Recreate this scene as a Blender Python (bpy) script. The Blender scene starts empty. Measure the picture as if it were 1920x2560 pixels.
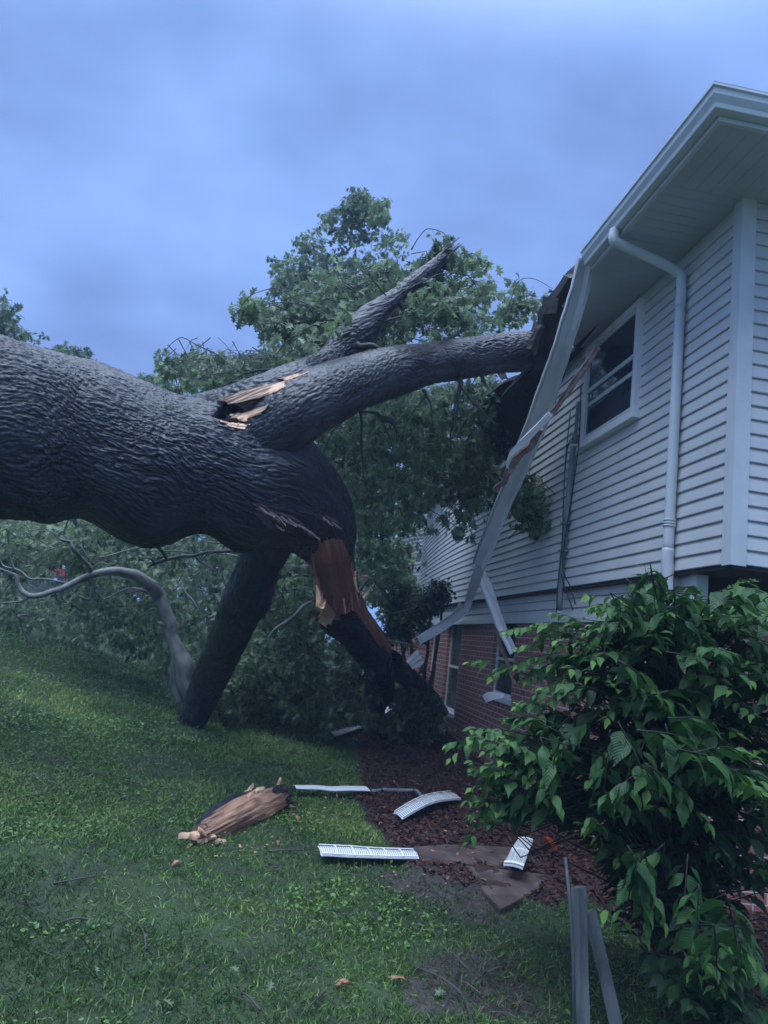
import bpy, math, random
import numpy as np
from mathutils import Vector
rng = np.random.default_rng(7); random.seed(7)
SC = bpy.context.scene; COL = SC.collection

# ------------------------------------------------------------------ camera
EYE = 1.65; FPX = 1805.0; PITCH, ROLL, YAW = [math.radians(a) for a in (9.93, 6.77, 6.6)]
K = 1920/1659                       # measured picture coordinates (1659 wide) to photo pixels
cy, sy, cp, sp = math.cos(YAW), math.sin(YAW), math.cos(PITCH), math.sin(PITCH)
FW = np.array([sy*cp, cy*cp, sp]); RT0 = np.array([cy, -sy, 0.]); UP0 = np.cross(RT0, FW)
RT = RT0*math.cos(ROLL)+UP0*math.sin(ROLL); UPV = -RT0*math.sin(ROLL)+UP0*math.cos(ROLL)
O = np.array([0., 0., EYE])
cam = bpy.data.cameras.new('camera'); co = bpy.data.objects.new('camera', cam); COL.objects.link(co)
from mathutils import Matrix
M = Matrix.Identity(4)
for i in range(3):
    M[i][0], M[i][1], M[i][2], M[i][3] = RT[i], UPV[i], -FW[i], O[i]
co.matrix_world = M
cam.sensor_fit = 'VERTICAL'; cam.sensor_height = 24.0; cam.lens = FPX/2560*24.0
cam.clip_start = 0.05; cam.clip_end = 3000
SC.camera = co

# ------------------------------------------------------------------ sky and light
SUN_EL, SUN_AZ = math.radians(70), math.radians(225)
w = bpy.data.worlds.new('World'); SC.world = w; w.use_nodes = True
nt = w.node_tree; nt.nodes.clear()
def N(t, nt, **kw):
    n = nt.nodes.new(t)
    for k, v in kw.items(): setattr(n, k, v)
    return n
wo = N('ShaderNodeOutputWorld', nt); bg = N('ShaderNodeBackground', nt); bg.inputs[1].default_value = 0.1
sky = N('ShaderNodeTexSky', nt, sky_type='NISHITA'); sky.sun_disc = False
sky.sun_elevation = SUN_EL; sky.sun_rotation = SUN_AZ
tc = N('ShaderNodeTexCoord', nt); sep = N('ShaderNodeSeparateXYZ', nt); nt.links.new(tc.outputs['Generated'], sep.inputs[0])
zz = N('ShaderNodeMath', nt, operation='MAXIMUM'); nt.links.new(sep.outputs[2], zz.inputs[0]); zz.inputs[1].default_value = 0.0
za = N('ShaderNodeMath', nt, operation='ADD'); nt.links.new(zz.outputs[0], za.inputs[0]); za.inputs[1].default_value = 0.35
dv = N('ShaderNodeVectorMath', nt, operation='DIVIDE'); nt.links.new(tc.outputs['Generated'], dv.inputs[0])
cmb = N('ShaderNodeCombineXYZ', nt)
for i in range(3): nt.links.new(za.outputs[0], cmb.inputs[i])
nt.links.new(cmb.outputs[0], dv.inputs[1])
mp = N('ShaderNodeMapping', nt); mp.inputs['Scale'].default_value = (1.0, 1.15, 0.8); mp.inputs['Location'].default_value = (0.35, 0.9, 0.3)
nt.links.new(dv.outputs[0], mp.inputs[0])
ns = N('ShaderNodeTexNoise', nt); ns.inputs['Scale'].default_value = 2.1; ns.inputs['Detail'].default_value = 5; ns.inputs['Roughness'].default_value = 0.48
ns.inputs['Distortion'].default_value = 0.15
nt.links.new(mp.outputs[0], ns.inputs['Vector'])
cr = N('ShaderNodeValToRGB', nt)
cr.color_ramp.elements[0].position = 0.38; cr.color_ramp.elements[0].color = (.104, .170, .372, 1)
cr.color_ramp.elements[1].position = 0.61; cr.color_ramp.elements[1].color = (.160, .268, .555, 1)
nt.links.new(ns.outputs['Fac'], cr.inputs[0])
sc10 = N('ShaderNodeVectorMath', nt, operation='SCALE'); sc10.inputs['Scale'].default_value = 10.0
nt.links.new(cr.outputs[0], sc10.inputs[0])
mx = N('ShaderNodeMixRGB', nt); mx.inputs[0].default_value = 0.93
nt.links.new(sky.outputs[0], mx.inputs[1]); nt.links.new(sc10.outputs[0], mx.inputs[2])
# overcast sky: brighter and paler towards the zenith
zr = N('ShaderNodeMapRange', nt); zr.inputs['From Min'].default_value = .66; zr.inputs['From Max'].default_value = 1.0; zr.inputs['To Min'].default_value = 0.; zr.inputs['To Max'].default_value = 1.
zr.interpolation_type = 'SMOOTHSTEP'; nt.links.new(zz.outputs[0], zr.inputs[0])
zm = N('ShaderNodeMixRGB', nt); nt.links.new(zr.outputs[0], zm.inputs[0]); nt.links.new(mx.outputs[0], zm.inputs[1]); zm.inputs[2].default_value = (13.0, 16.0, 22.5, 1)
nt.links.new(zm.outputs[0], bg.inputs[0]); nt.links.new(bg.outputs[0], wo.inputs[0])
sl = bpy.data.lights.new('sun', 'SUN'); sl.energy = 1.5; sl.angle = math.radians(50); sl.color = (0.72, 0.86, 1.0)
so = bpy.data.objects.new('sun', sl); COL.objects.link(so)
sd = Vector((math.sin(SUN_AZ)*math.cos(SUN_EL), math.cos(SUN_AZ)*math.cos(SUN_EL), math.sin(SUN_EL)))
so.rotation_euler = sd.to_track_quat('Z', 'Y').to_euler(); so.location = (-20, -10, 30)
vs = SC.view_settings; vs.view_transform = 'Standard'; vs.look = 'None'; vs.exposure = 1.0; vs.gamma = 1.0; vs.use_curve_mapping = False
SC.cycles.use_denoising = True
SC.cycles.max_bounces = 5; SC.cycles.diffuse_bounces = 3; SC.cycles.transparent_max_bounces = 6

# ------------------------------------------------------------------ picture -> world helpers
def ray(x, y): return FW+RT*((x*K-960)/FPX)-UPV*((y*K-1280)/FPX)
def P(x, y, d): return O+ray(x, y)*d
def PX(x, y, X): r = ray(x, y); return O+r*(X/r[0])
def PYp(x, y, Y): r = ray(x, y); return O+r*(Y/r[1])
def proj(V):
    v = np.asarray(V)-O; z = v@FW
    zs = np.where(np.abs(z) < 1e-6, 1e-6, z)
    return ((v@RT)*FPX/zs+960)/K, (-(v@UPV)*FPX/zs+1280)/K, z
def cv(pts, s, ox, oy):             # zoom-crop coordinates -> picture coordinates
    return [tuple([(ox+p[0]/s)/K, (oy+p[1]/s)/K]+list(p[2:3])+[v/s/K for v in p[3:4]]) for p in pts]
# value noise
def _h(ix, iy, iz, seed):
    n = (ix*374761393+iy*668265263+iz*2147483647+seed*974711) & 0xffffffff
    n = ((n ^ (n >> 13))*1274126177) & 0xffffffff
    n = (n ^ (n >> 16)) & 0xffff
    return n/65535.0
def vnoise(p, seed=0):
    p = np.asarray(p, float); i = np.floor(p).astype(np.int64); f = p-i; f = f*f*(3-2*f); r = 0
    for a in (0, 1):
        for b in (0, 1):
            for c in (0, 1):
                wgt = (f[..., 0] if a else 1-f[..., 0])*(f[..., 1] if b else 1-f[..., 1])*(f[..., 2] if c else 1-f[..., 2])
                r = r+wgt*_h(i[..., 0]+a, i[..., 1]+b, i[..., 2]+c, seed)
    return r
def fbm(p, o=3, seed=0):
    r, a, t = 0, 1., 0.
    for k in range(o):
        r = r+a*vnoise(p*2.0**k, seed+k*17); t += a; a *= .5
    return r/t
def softplus(t, k=1.5): return np.log1p(np.exp(np.clip(t*k, -40, 40)))/k
def gz(x, y):
    x = np.asarray(x, float); y = np.asarray(y, float)
    yy = np.clip(y, -10, 30)
    z = 0.02*(yy-3)+0.155*np.minimum(softplus(-(x+0.1)), 14)*np.clip((yy-1)/6, 0.1, 1)
    q = np.stack([x*.9, y*.9, x*0], -1)
    return z+(vnoise(q, 3)-.5)*0.06+(vnoise(q*3.1, 5)-.5)*0.02
def G(x, y, dz=0.0):                # picture point -> point on the ground
    r = ray(x, y); lo, hi = 1.0, 60.0
    for d in np.linspace(1, 60, 600):
        q = O+r*d
        if q[2] < gz(q[0], q[1])+dz: hi = d; break
        lo = d
    for _ in range(20):
        m = (lo+hi)/2; q = O+r*m
        if q[2] < gz(q[0], q[1])+dz: hi = m
        else: lo = m
    return O+r*hi
def inpoly(px, py, poly):
    px = np.asarray(px); py = np.asarray(py); c = np.zeros(px.shape, bool); n = len(poly)
    for i in range(n):
        x1, y1 = poly[i][:2]; x2, y2 = poly[(i+1) % n][:2]
        if y1 == y2: continue
        c ^= ((y1 > py) != (y2 > py)) & (px < (x2-x1)*(py-y1)/(y2-y1)+x1)
    return c

# ------------------------------------------------------------------ materials
def mat(name, c1, c2=None, rough=.6, nscale=6., stretch=(1, 1, 1), bump=0., bscale=None, attr=None, ramp=(.35, .65), spec=.5, trans=0., vary=None, metal=0., bstretch=None, coat=0.):
    m = bpy.data.materials.new(name); m.use_nodes = True; t = m.node_tree; t.nodes.clear()
    out = N('ShaderNodeOutputMaterial', t); b = N('ShaderNodeBsdfPrincipled', t); t.links.new(b.outputs[0], out.inputs[0])
    b.inputs['Roughness'].default_value = rough; b.inputs['Specular IOR Level'].default_value = spec; b.inputs['Metallic'].default_value = metal
    b.inputs['Coat Weight'].default_value = coat; b.inputs['Coat Roughness'].default_value = .25
    b.inputs['Base Color'].default_value = (*c1, 1)
    if attr: cn = N('ShaderNodeAttribute', t, attribute_name=attr); src = cn.outputs['Vector']
    else: cn = N('ShaderNodeTexCoord', t); src = cn.outputs['Object']
    def noise(scale, st, det=5):
        mpn = N('ShaderNodeMapping', t); mpn.inputs['Scale'].default_value = st; t.links.new(src, mpn.inputs[0])
        nn = N('ShaderNodeTexNoise', t); nn.inputs['Scale'].default_value = scale; nn.inputs['Detail'].default_value = det; nn.inputs['Roughness'].default_value = .6
        t.links.new(mpn.outputs[0], nn.inputs['Vector']); return nn
    colo = None
    if c2 is not None:
        nn = noise(nscale, stretch); r = N('ShaderNodeValToRGB', t)
        r.color_ramp.elements[0].position, r.color_ramp.elements[1].position = ramp
        r.color_ramp.elements[0].color = (*c1, 1); r.color_ramp.elements[1].color = (*c2, 1)
        t.links.new(nn.outputs['Fac'], r.inputs[0]); colo = r.outputs[0]
    if vary:                        # per-leaf colour from a mesh attribute 0..1
        va = N('ShaderNodeAttribute', t, attribute_name='tint'); r = N('ShaderNodeValToRGB', t)
        cs = vary; r.color_ramp.elements[0].color = (*cs[0], 1); r.color_ramp.elements[1].color = (*cs[-1], 1)
        for k in range(1, len(cs)-1):
            e = r.color_ramp.elements.new(k/(len(cs)-1)); e.color = (*cs[k], 1)
        t.links.new(va.outputs['Fac'], r.inputs[0]); colo = r.outputs[0]
    if colo is not None: t.links.new(colo, b.inputs['Base Color'])
    if bump:
        bn = N('ShaderNodeBump', t); bn.inputs['Strength'].default_value = 1.0; bn.inputs['Distance'].default_value = bump
        nb = noise(bscale or nscale*3, bstretch or stretch, 6); t.links.new(nb.outputs['Fac'], bn.inputs['Height']); t.links.new(bn.outputs[0], b.inputs['Normal'])
    if trans:
        tr = N('ShaderNodeBsdfTranslucent', t); mxs = N('ShaderNodeMixShader', t); mxs.inputs[0].default_value = trans
        if colo is not None: t.links.new(colo, tr.inputs[0])
        else: tr.inputs[0].default_value = (*c1, 1)
        t.links.new(b.outputs[0], mxs.inputs[1]); t.links.new(tr.outputs[0], mxs.inputs[2]); t.links.new(mxs.outputs[0], out.inputs[0])
    return m
MB = dict(
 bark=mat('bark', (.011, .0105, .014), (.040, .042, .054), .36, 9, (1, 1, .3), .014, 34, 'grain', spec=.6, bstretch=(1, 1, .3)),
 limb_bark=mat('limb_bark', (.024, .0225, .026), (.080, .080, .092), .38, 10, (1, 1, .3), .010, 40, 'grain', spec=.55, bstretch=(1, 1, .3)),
 grey_bark=mat('grey_bark', (.10, .095, .09), (.24, .24, .225), .6, 9, (1, 1, .5), .004, 40, 'grain'),
 twig=mat('twig', (.035, .03, .026), (.07, .062, .055), .6, 12),
 wood=mat('fresh_wood', (.62, .36, .21), (.80, .53, .36), .6, 9, (1, 1, .12), .004, 40, 'grain', bstretch=(1, 1, .06)),
 heart=mat('red_heartwood', (.23, .092, .062), (.42, .19, .125), .6, 9, (1, 1, .10), .008, 36, 'grain', bstretch=(1, 1, .05)),
 stripped=mat('stripped_wood', (.085, .062, .060), (.20, .15, .14), .6, 9, (1, 1, .10), .008, 36, 'grain', bstretch=(1, 1, .05)),
 logwood=mat('log_wood', (.16, .080, .055), (.46, .26, .16), .65, 9, (1, 1, .14), .010, 40, 'grain', bstretch=(1, 1, .06)),
 siding=mat('vinyl_siding', (.57, .565, .555), (.635, .63, .615), .42, 1.6, bump=.0008, bscale=60),
 trim=mat('white_trim', (.56, .59, .60), (.64, .665, .665), .38, 3, bump=.0006, bscale=30),
 soffit=mat('soffit_vinyl', (.47, .48, .50), (.54, .55, .565), .5, 2),
 metal=mat('white_aluminium', (.80, .81, .82), (.88, .88, .88), .35, 4, bump=.003, bscale=9),
 torn=mat('dirty_board', (.16, .07, .05), (.36, .27, .24), .7, 14, bump=.004),
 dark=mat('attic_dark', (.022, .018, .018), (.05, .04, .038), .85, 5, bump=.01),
 shingle=mat('shingles', (.04, .038, .04), (.09, .085, .085), .9, 22, bump=.006, bscale=60),
 slot=mat('vent_slot', (.28, .29, .30), (.36, .37, .38), .5, 6),
 grey=mat('grey_metal', (.16, .17, .18), (.24, .25, .26), .45, 6),
 cable=mat('black_cable', (.012, .012, .014), None, .5),
 frame=mat('window_frame', (.74, .75, .75), (.80, .81, .81), .4, 5),
 screen=mat('window_screen', (.020, .026, .036), (.036, .045, .058), .12, 3),
 mulch=mat('mulch_bark', (.045, .018, .013), None, .8, vary=[(.016, .006, .005), (.050, .016, .012), (.105, .036, .026)]),
 slab=mat('flagstone', (.045, .032, .030), (.12, .085, .075), .55, 7, bump=.006, bscale=30),
 weathered=mat('weathered_board', (.07, .074, .078), (.19, .20, .205), .75, 9, (1, 1, .08), .006, 60),
 terracotta=mat('orange_plastic', (.55, .085, .02), (.65, .13, .035), .4, 9),
 concrete=mat('pale_block', (.30, .30, .29), (.42, .42, .40), .8, 12, bump=.003),
 red=mat('red_paint', (.55, .03, .035), None, .35), black=mat('black_rubber', (.02, .02, .02), None, .7),
 glassy=mat('car_glass', (.25, .36, .42), None, .12),
 brown_roof=mat('brown_roof', (.06, .05, .05), (.10, .08, .08), .9, 8),
 bark_chip=mat('wood_chip', (.26, .12, .07), (.46, .25, .15), .6, 20),
)
OAK = [(.050, .082, .046), (.125, .185, .096), (.20, .28, .145), (.29, .38, .21)]
MB['oak'] = mat('oak_leaf', OAK[1], rough=.40, trans=.50, vary=OAK, spec=.5)
MB['oak_far'] = mat('far_leaf', OAK[1], rough=.5, trans=.45, vary=[(.070, .115, .062), (.125, .19, .098), (.19, .265, .13)])
MB['evergreen'] = mat('evergreen_leaf', OAK[1], rough=.5, trans=.1, vary=[(.018, .046, .024), (.032, .075, .036), (.055, .11, .05)])
MB['weed'] = mat('weed_leaf', OAK[1], rough=.5, trans=.2, vary=[(.05, .13, .03), (.09, .20, .04), (.16, .28, .06)])
MB['grass'] = mat('grass_blade', OAK[1], rough=.5, trans=.2, vary=[(.040, .085, .022), (.095, .195, .036), (.16, .285, .05), (.27, .33, .10)])
MB['straw'] = mat('dead_blade', (.2, .15, .1), rough=.7, vary=[(.05, .04, .028), (.14, .11, .075)])
def leaf_mat():                     # viburnum leaf: side veins as bump, darker between them
    m = mat('viburnum_leaf', (.03, .09, .03), rough=.48, trans=.32, spec=.4, vary=[(.016, .052, .016), (.038, .110, .028), (.078, .185, .042), (.16, .30, .06)])
    t = m.node_tree; b = [n for n in t.nodes if n.type == 'BSDF_PRINCIPLED'][0]
    a = N('ShaderNodeAttribute', t, attribute_name='leafuv'); s = N('ShaderNodeSeparateXYZ', t); t.links.new(a.outputs['Vector'], s.inputs[0])
    ab = N('ShaderNodeMath', t, operation='ABSOLUTE'); t.links.new(s.outputs[0], ab.inputs[0])
    ml = N('ShaderNodeMath', t, operation='MULTIPLY_ADD'); t.links.new(ab.outputs[0], ml.inputs[0]); ml.inputs[1].default_value = -.30; t.links.new(s.outputs[1], ml.inputs[2])
    m2 = N('ShaderNodeMath', t, operation='MULTIPLY'); t.links.new(ml.outputs[0], m2.inputs[0]); m2.inputs[1].default_value = 50.
    sn = N('ShaderNodeMath', t, operation='SINE'); t.links.new(m2.outputs[0], sn.inputs[0])
    bn = N('ShaderNodeBump', t); bn.inputs['Distance'].default_value = .0007; bn.inputs['Strength'].default_value = .9
    t.links.new(sn.outputs[0], bn.inputs['Height']); t.links.new(bn.outputs[0], b.inputs['Normal'])
    return m
MB['viburnum'] = leaf_mat()
for nm in ('bark', 'limb_bark'):    # furrows darkened: mostly shade painted into the colour, partly darker bark; plates paler
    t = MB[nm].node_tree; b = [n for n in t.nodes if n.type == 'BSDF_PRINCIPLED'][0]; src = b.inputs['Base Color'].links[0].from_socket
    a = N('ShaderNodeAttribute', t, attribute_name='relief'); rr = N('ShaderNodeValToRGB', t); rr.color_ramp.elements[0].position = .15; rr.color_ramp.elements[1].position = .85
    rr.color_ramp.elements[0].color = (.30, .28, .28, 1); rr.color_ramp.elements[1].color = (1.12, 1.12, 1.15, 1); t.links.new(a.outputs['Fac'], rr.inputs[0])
    ga = N('ShaderNodeAttribute', t, attribute_name='grain'); ln = N('ShaderNodeTexNoise', t); ln.inputs['Scale'].default_value = 2.6; ln.inputs['Detail'].default_value = 4; t.links.new(ga.outputs['Vector'], ln.inputs['Vector'])
    lr = N('ShaderNodeValToRGB', t); lr.color_ramp.elements[0].position = .35; lr.color_ramp.elements[1].position = .68; lr.color_ramp.elements[0].color = (.62, .60, .62, 1); lr.color_ramp.elements[1].color = (1.35, 1.38, 1.38, 1); t.links.new(ln.outputs['Fac'], lr.inputs[0])
    m0 = N('ShaderNodeMixRGB', t, blend_type='MULTIPLY'); m0.inputs[0].default_value = 1; t.links.new(src, m0.inputs[1]); t.links.new(lr.outputs[0], m0.inputs[2]); src = m0.outputs[0]
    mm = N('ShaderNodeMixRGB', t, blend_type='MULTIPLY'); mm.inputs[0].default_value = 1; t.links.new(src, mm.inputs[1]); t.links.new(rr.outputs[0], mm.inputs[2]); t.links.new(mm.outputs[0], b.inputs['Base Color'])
def brick_mat():
    m = bpy.data.materials.new('red_brick'); m.use_nodes = True; t = m.node_tree; b = t.nodes['Principled BSDF']
    uv = N('ShaderNodeUVMap', t); uv.uv_map = 'UVMap'
    br = N('ShaderNodeTexBrick', t); t.links.new(uv.outputs[0], br.inputs['Vector'])
    br.inputs['Color1'].default_value = (.42, .155, .118, 1); br.inputs['Color2'].default_value = (.34, .13, .105, 1); br.inputs['Mortar'].default_value = (.72, .64, .60, 1)
    br.inputs['Scale'].default_value = 1.; br.inputs['Mortar Size'].default_value = .006; br.inputs['Brick Width'].default_value = .215; br.inputs['Row Height'].default_value = .078
    br.inputs['Mortar Smooth'].default_value = .2; br.inputs['Bias'].default_value = -.2
    nn = N('ShaderNodeTexNoise', t); nn.inputs['Scale'].default_value = 25; nn.inputs['Detail'].default_value = 5; t.links.new(uv.outputs[0], nn.inputs['Vector'])
    mxn = N('ShaderNodeMixRGB', t, blend_type='MULTIPLY'); mxn.inputs[0].default_value = .6; t.links.new(br.outputs['Color'], mxn.inputs[1])
    rr = N('ShaderNodeValToRGB', t); rr.color_ramp.elements[0].color = (.5, .5, .5, 1); rr.color_ramp.elements[1].color = (1.2, 1.2, 1.2, 1); t.links.new(nn.outputs['Fac'], rr.inputs[0]); t.links.new(rr.outputs[0], mxn.inputs[2])
    t.links.new(mxn.outputs[0], b.inputs['Base Color']); b.inputs['Roughness'].default_value = .8
    bn = N('ShaderNodeBump', t, invert=True); bn.inputs['Distance'].default_value = .008; t.links.new(br.outputs['Fac'], bn.inputs['Height'])
    b2 = N('ShaderNodeBump', t); b2.inputs['Distance'].default_value = .003; t.links.new(nn.outputs['Fac'], b2.inputs['Height']); t.links.new(bn.outputs[0], b2.inputs['Normal']); t.links.new(b2.outputs[0], b.inputs['Normal'])
    return m
MB['brick'] = brick_mat()

# ------------------------------------------------------------------ mesh helpers
def empty(name, loc=(0, 0, 0), **kw):
    o = bpy.data.objects.new(name, None); COL.objects.link(o); o.location = loc; tag(o, **kw); return o
def tag(o, label=None, cat=None, group=None, kind=None):
    if label: o['label'] = label
    if cat: o['category'] = cat
    if group: o['group'] = group
    if kind: o['kind'] = kind
    return o
def mesh(name, V, F, m, parent=None, smooth=False, attrs=None, uv=None, **kw):
    """V: Nx3 world points, F: list/array of faces (array of equal-length faces, or a list of such arrays)"""
    V = np.asarray(V, float); Fs = F if isinstance(F, list) and len(F) and isinstance(F[0], np.ndarray) else None
    me = bpy.data.meshes.new(name)
    if Fs is None:
        if isinstance(F, np.ndarray): Fs = [F]
        else:
            by = {}
            for f in F: by.setdefault(len(f), []).append(f)
            Fs = [np.array(v) for v in by.values()]
    loc = np.zeros(3)
    if parent is not None: loc = np.array(parent_world(parent))
    elif len(V): loc = np.array([V[:, 0].mean(), V[:, 1].mean(), V[:, 2].min()])
    W = V-loc
    loops = np.concatenate([f.ravel() for f in Fs]); tot = np.concatenate([np.full(len(f), f.shape[1]) for f in Fs])
    start = np.concatenate([[0], np.cumsum(tot)[:-1]])
    me.vertices.add(len(W)); me.vertices.foreach_set('co', W.ravel())
    me.loops.add(len(loops)); me.loops.foreach_set('vertex_index', loops.astype(np.int32))
    me.polygons.add(len(tot)); me.polygons.foreach_set('loop_start', start.astype(np.int32)); me.polygons.foreach_set('loop_total', tot.astype(np.int32))
    me.polygons.foreach_set('use_smooth', np.full(len(tot), bool(smooth)))
    if uv is not None:
        l = me.uv_layers.new(name='UVMap'); l.data.foreach_set('uv', np.asarray(uv)[loops].ravel())
    for k, a in (attrs or {}).items():
        a = np.asarray(a, np.float32)
        if a.ndim == 1: me.attributes.new(k, 'FLOAT', 'POINT').data.foreach_set('value', a)
        else: me.attributes.new(k, 'FLOAT_VECTOR', 'POINT').data.foreach_set('vector', a.ravel())
    me.update(calc_edges=True); me.validate()
    me.materials.append(MB[m] if isinstance(m, str) else m)
    o = bpy.data.objects.new(name, me); COL.objects.link(o)
    if parent is not None: o.parent = parent
    else: o.location = loc
    tag(o, **kw); return o
_pw = {}
def parent_world(o):
    v = Vector(o.location)
    while o.parent is not None: o = o.parent; v = v+Vector(o.location)
    return v
class Geo:                          # collects geometry of one mesh
    def __init__(s): s.V = []; s.F = []; s.n = 0; s.A = []; s.U = []
    def add(s, V, F, A=None, U=None):
        V = np.asarray(V, float); s.V.append(V); s.F += [tuple(int(i)+s.n for i in f) for f in F]; s.n += len(V)
        s.A.append(np.zeros((len(V), 3)) if A is None else A); s.U.append(np.zeros((len(V), 2)) if U is None else U); return s
    def box(s, lo, hi):
        (a, b, c), (d, e, f) = lo, hi
        V = [(a, b, c), (d, b, c), (d, e, c), (a, e, c), (a, b, f), (d, b, f), (d, e, f), (a, e, f)]
        return s.add(V, [(0, 3, 2, 1), (4, 5, 6, 7), (0, 1, 5, 4), (1, 2, 6, 5), (2, 3, 7, 6), (3, 0, 4, 7)])
    def hexa(s, V): return s.add(V, [(0, 3, 2, 1), (4, 5, 6, 7), (0, 1, 5, 4), (1, 2, 6, 5), (2, 3, 7, 6), (3, 0, 4, 7)])
    def tube(s, pts, r, n=8):
        V, F, A = tube(pts, r, n); return s.add(V, F, A)
    def make(s, name, m, parent=None, smooth=False, uv=False, **kw):
        return mesh(name, np.concatenate(s.V), s.F, m, parent, smooth, attrs={'grain': np.concatenate(s.A)}, uv=np.concatenate(s.U) if uv else None, **kw)
def cat(pts, n):                    # catmull-rom resample of an array of points (any width)
    p = np.asarray(pts, float)
    if len(p) == 2: return p[0]+(p[1]-p[0])*np.linspace(0, 1, n)[:, None]
    e = np.vstack([2*p[0]-p[1], p, 2*p[-1]-p[-2]]); m = len(p)-1
    t = np.linspace(0, m-1e-9, n); i = t.astype(int); u = (t-i)[:, None]
    a, b, c, d = e[i], e[i+1], e[i+2], e[i+3]
    return .5*((2*b)+(c-a)*u+(2*a-5*b+4*c-d)*u*u+(3*b-a-3*c+d)*u**3)
def frames(c):
    t = np.gradient(c, axis=0); t /= np.linalg.norm(t, axis=1)[:, None]+1e-12
    n = np.cross(t[0], [0.3, 1, 0.2]); n /= np.linalg.norm(n); ns = [n]
    for i in range(1, len(c)):
        n = ns[-1]-t[i]*(ns[-1]@t[i]); n /= np.linalg.norm(n)+1e-12; ns.append(n)
    ns = np.array(ns); return t, ns, np.cross(t, ns)
def ringfaces(nr, n, caps=True):
    i = np.arange(nr-1)[:, None]*n; j = np.arange(n)[None]; k = (j+1) % n
    F = np.stack([i+j, i+k, i+n+k, i+n+j], -1).reshape(-1, 4)
    F = [tuple(f) for f in F]
    if caps: F += [tuple(range(n))[::-1], tuple(range((nr-1)*n, nr*n))]
    return F
def tube(pts, r, n=8):
    c = np.asarray(pts, float); r = np.broadcast_to(np.asarray(r, float), (len(c),))
    t, a, b = frames(c); th = np.linspace(0, 2*np.pi, n, endpoint=False)
    V = c[:, None]+r[:, None, None]*(np.cos(th)[None, :, None]*a[:, None]+np.sin(th)[None, :, None]*b[:, None])
    s = np.concatenate([[0], np.cumsum(np.linalg.norm(np.diff(c, axis=0), axis=1))])
    A = np.stack([r[:, None]*np.cos(th), r[:, None]*np.sin(th), np.repeat(s[:, None], n, 1)], -1)
    return V.reshape(-1, 3), ringfaces(len(c), n), A.reshape(-1, 3)
def pxpath(L, n=None, scale=1.0):   # [(x, y, depth, radius in picture px)] -> centre line, radii in metres
    L = np.array(L, float); q = cat(L, n or max(8, len(L)*6))
    return np.array([P(*r[:3]) for r in q]), q[:, 3]*K/FPX*q[:, 2]*scale
def branches(name, m, parent, Ls, n=7, wob=.02):
    for L in Ls: g = Geo(); branch(g, L, n, wob); g.make(name, m, parent, True)
def branch(g, L, n=8, wob=.0):
    c, r = pxpath(L)
    if wob: c = c+(np.stack([vnoise(c*6, s) for s in (1, 2, 3)], -1)-.5)*wob
    g.tube(c, np.maximum(r, .002), n)
TEARS = []                          # (polygon, push-in depth, part name, material)
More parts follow.
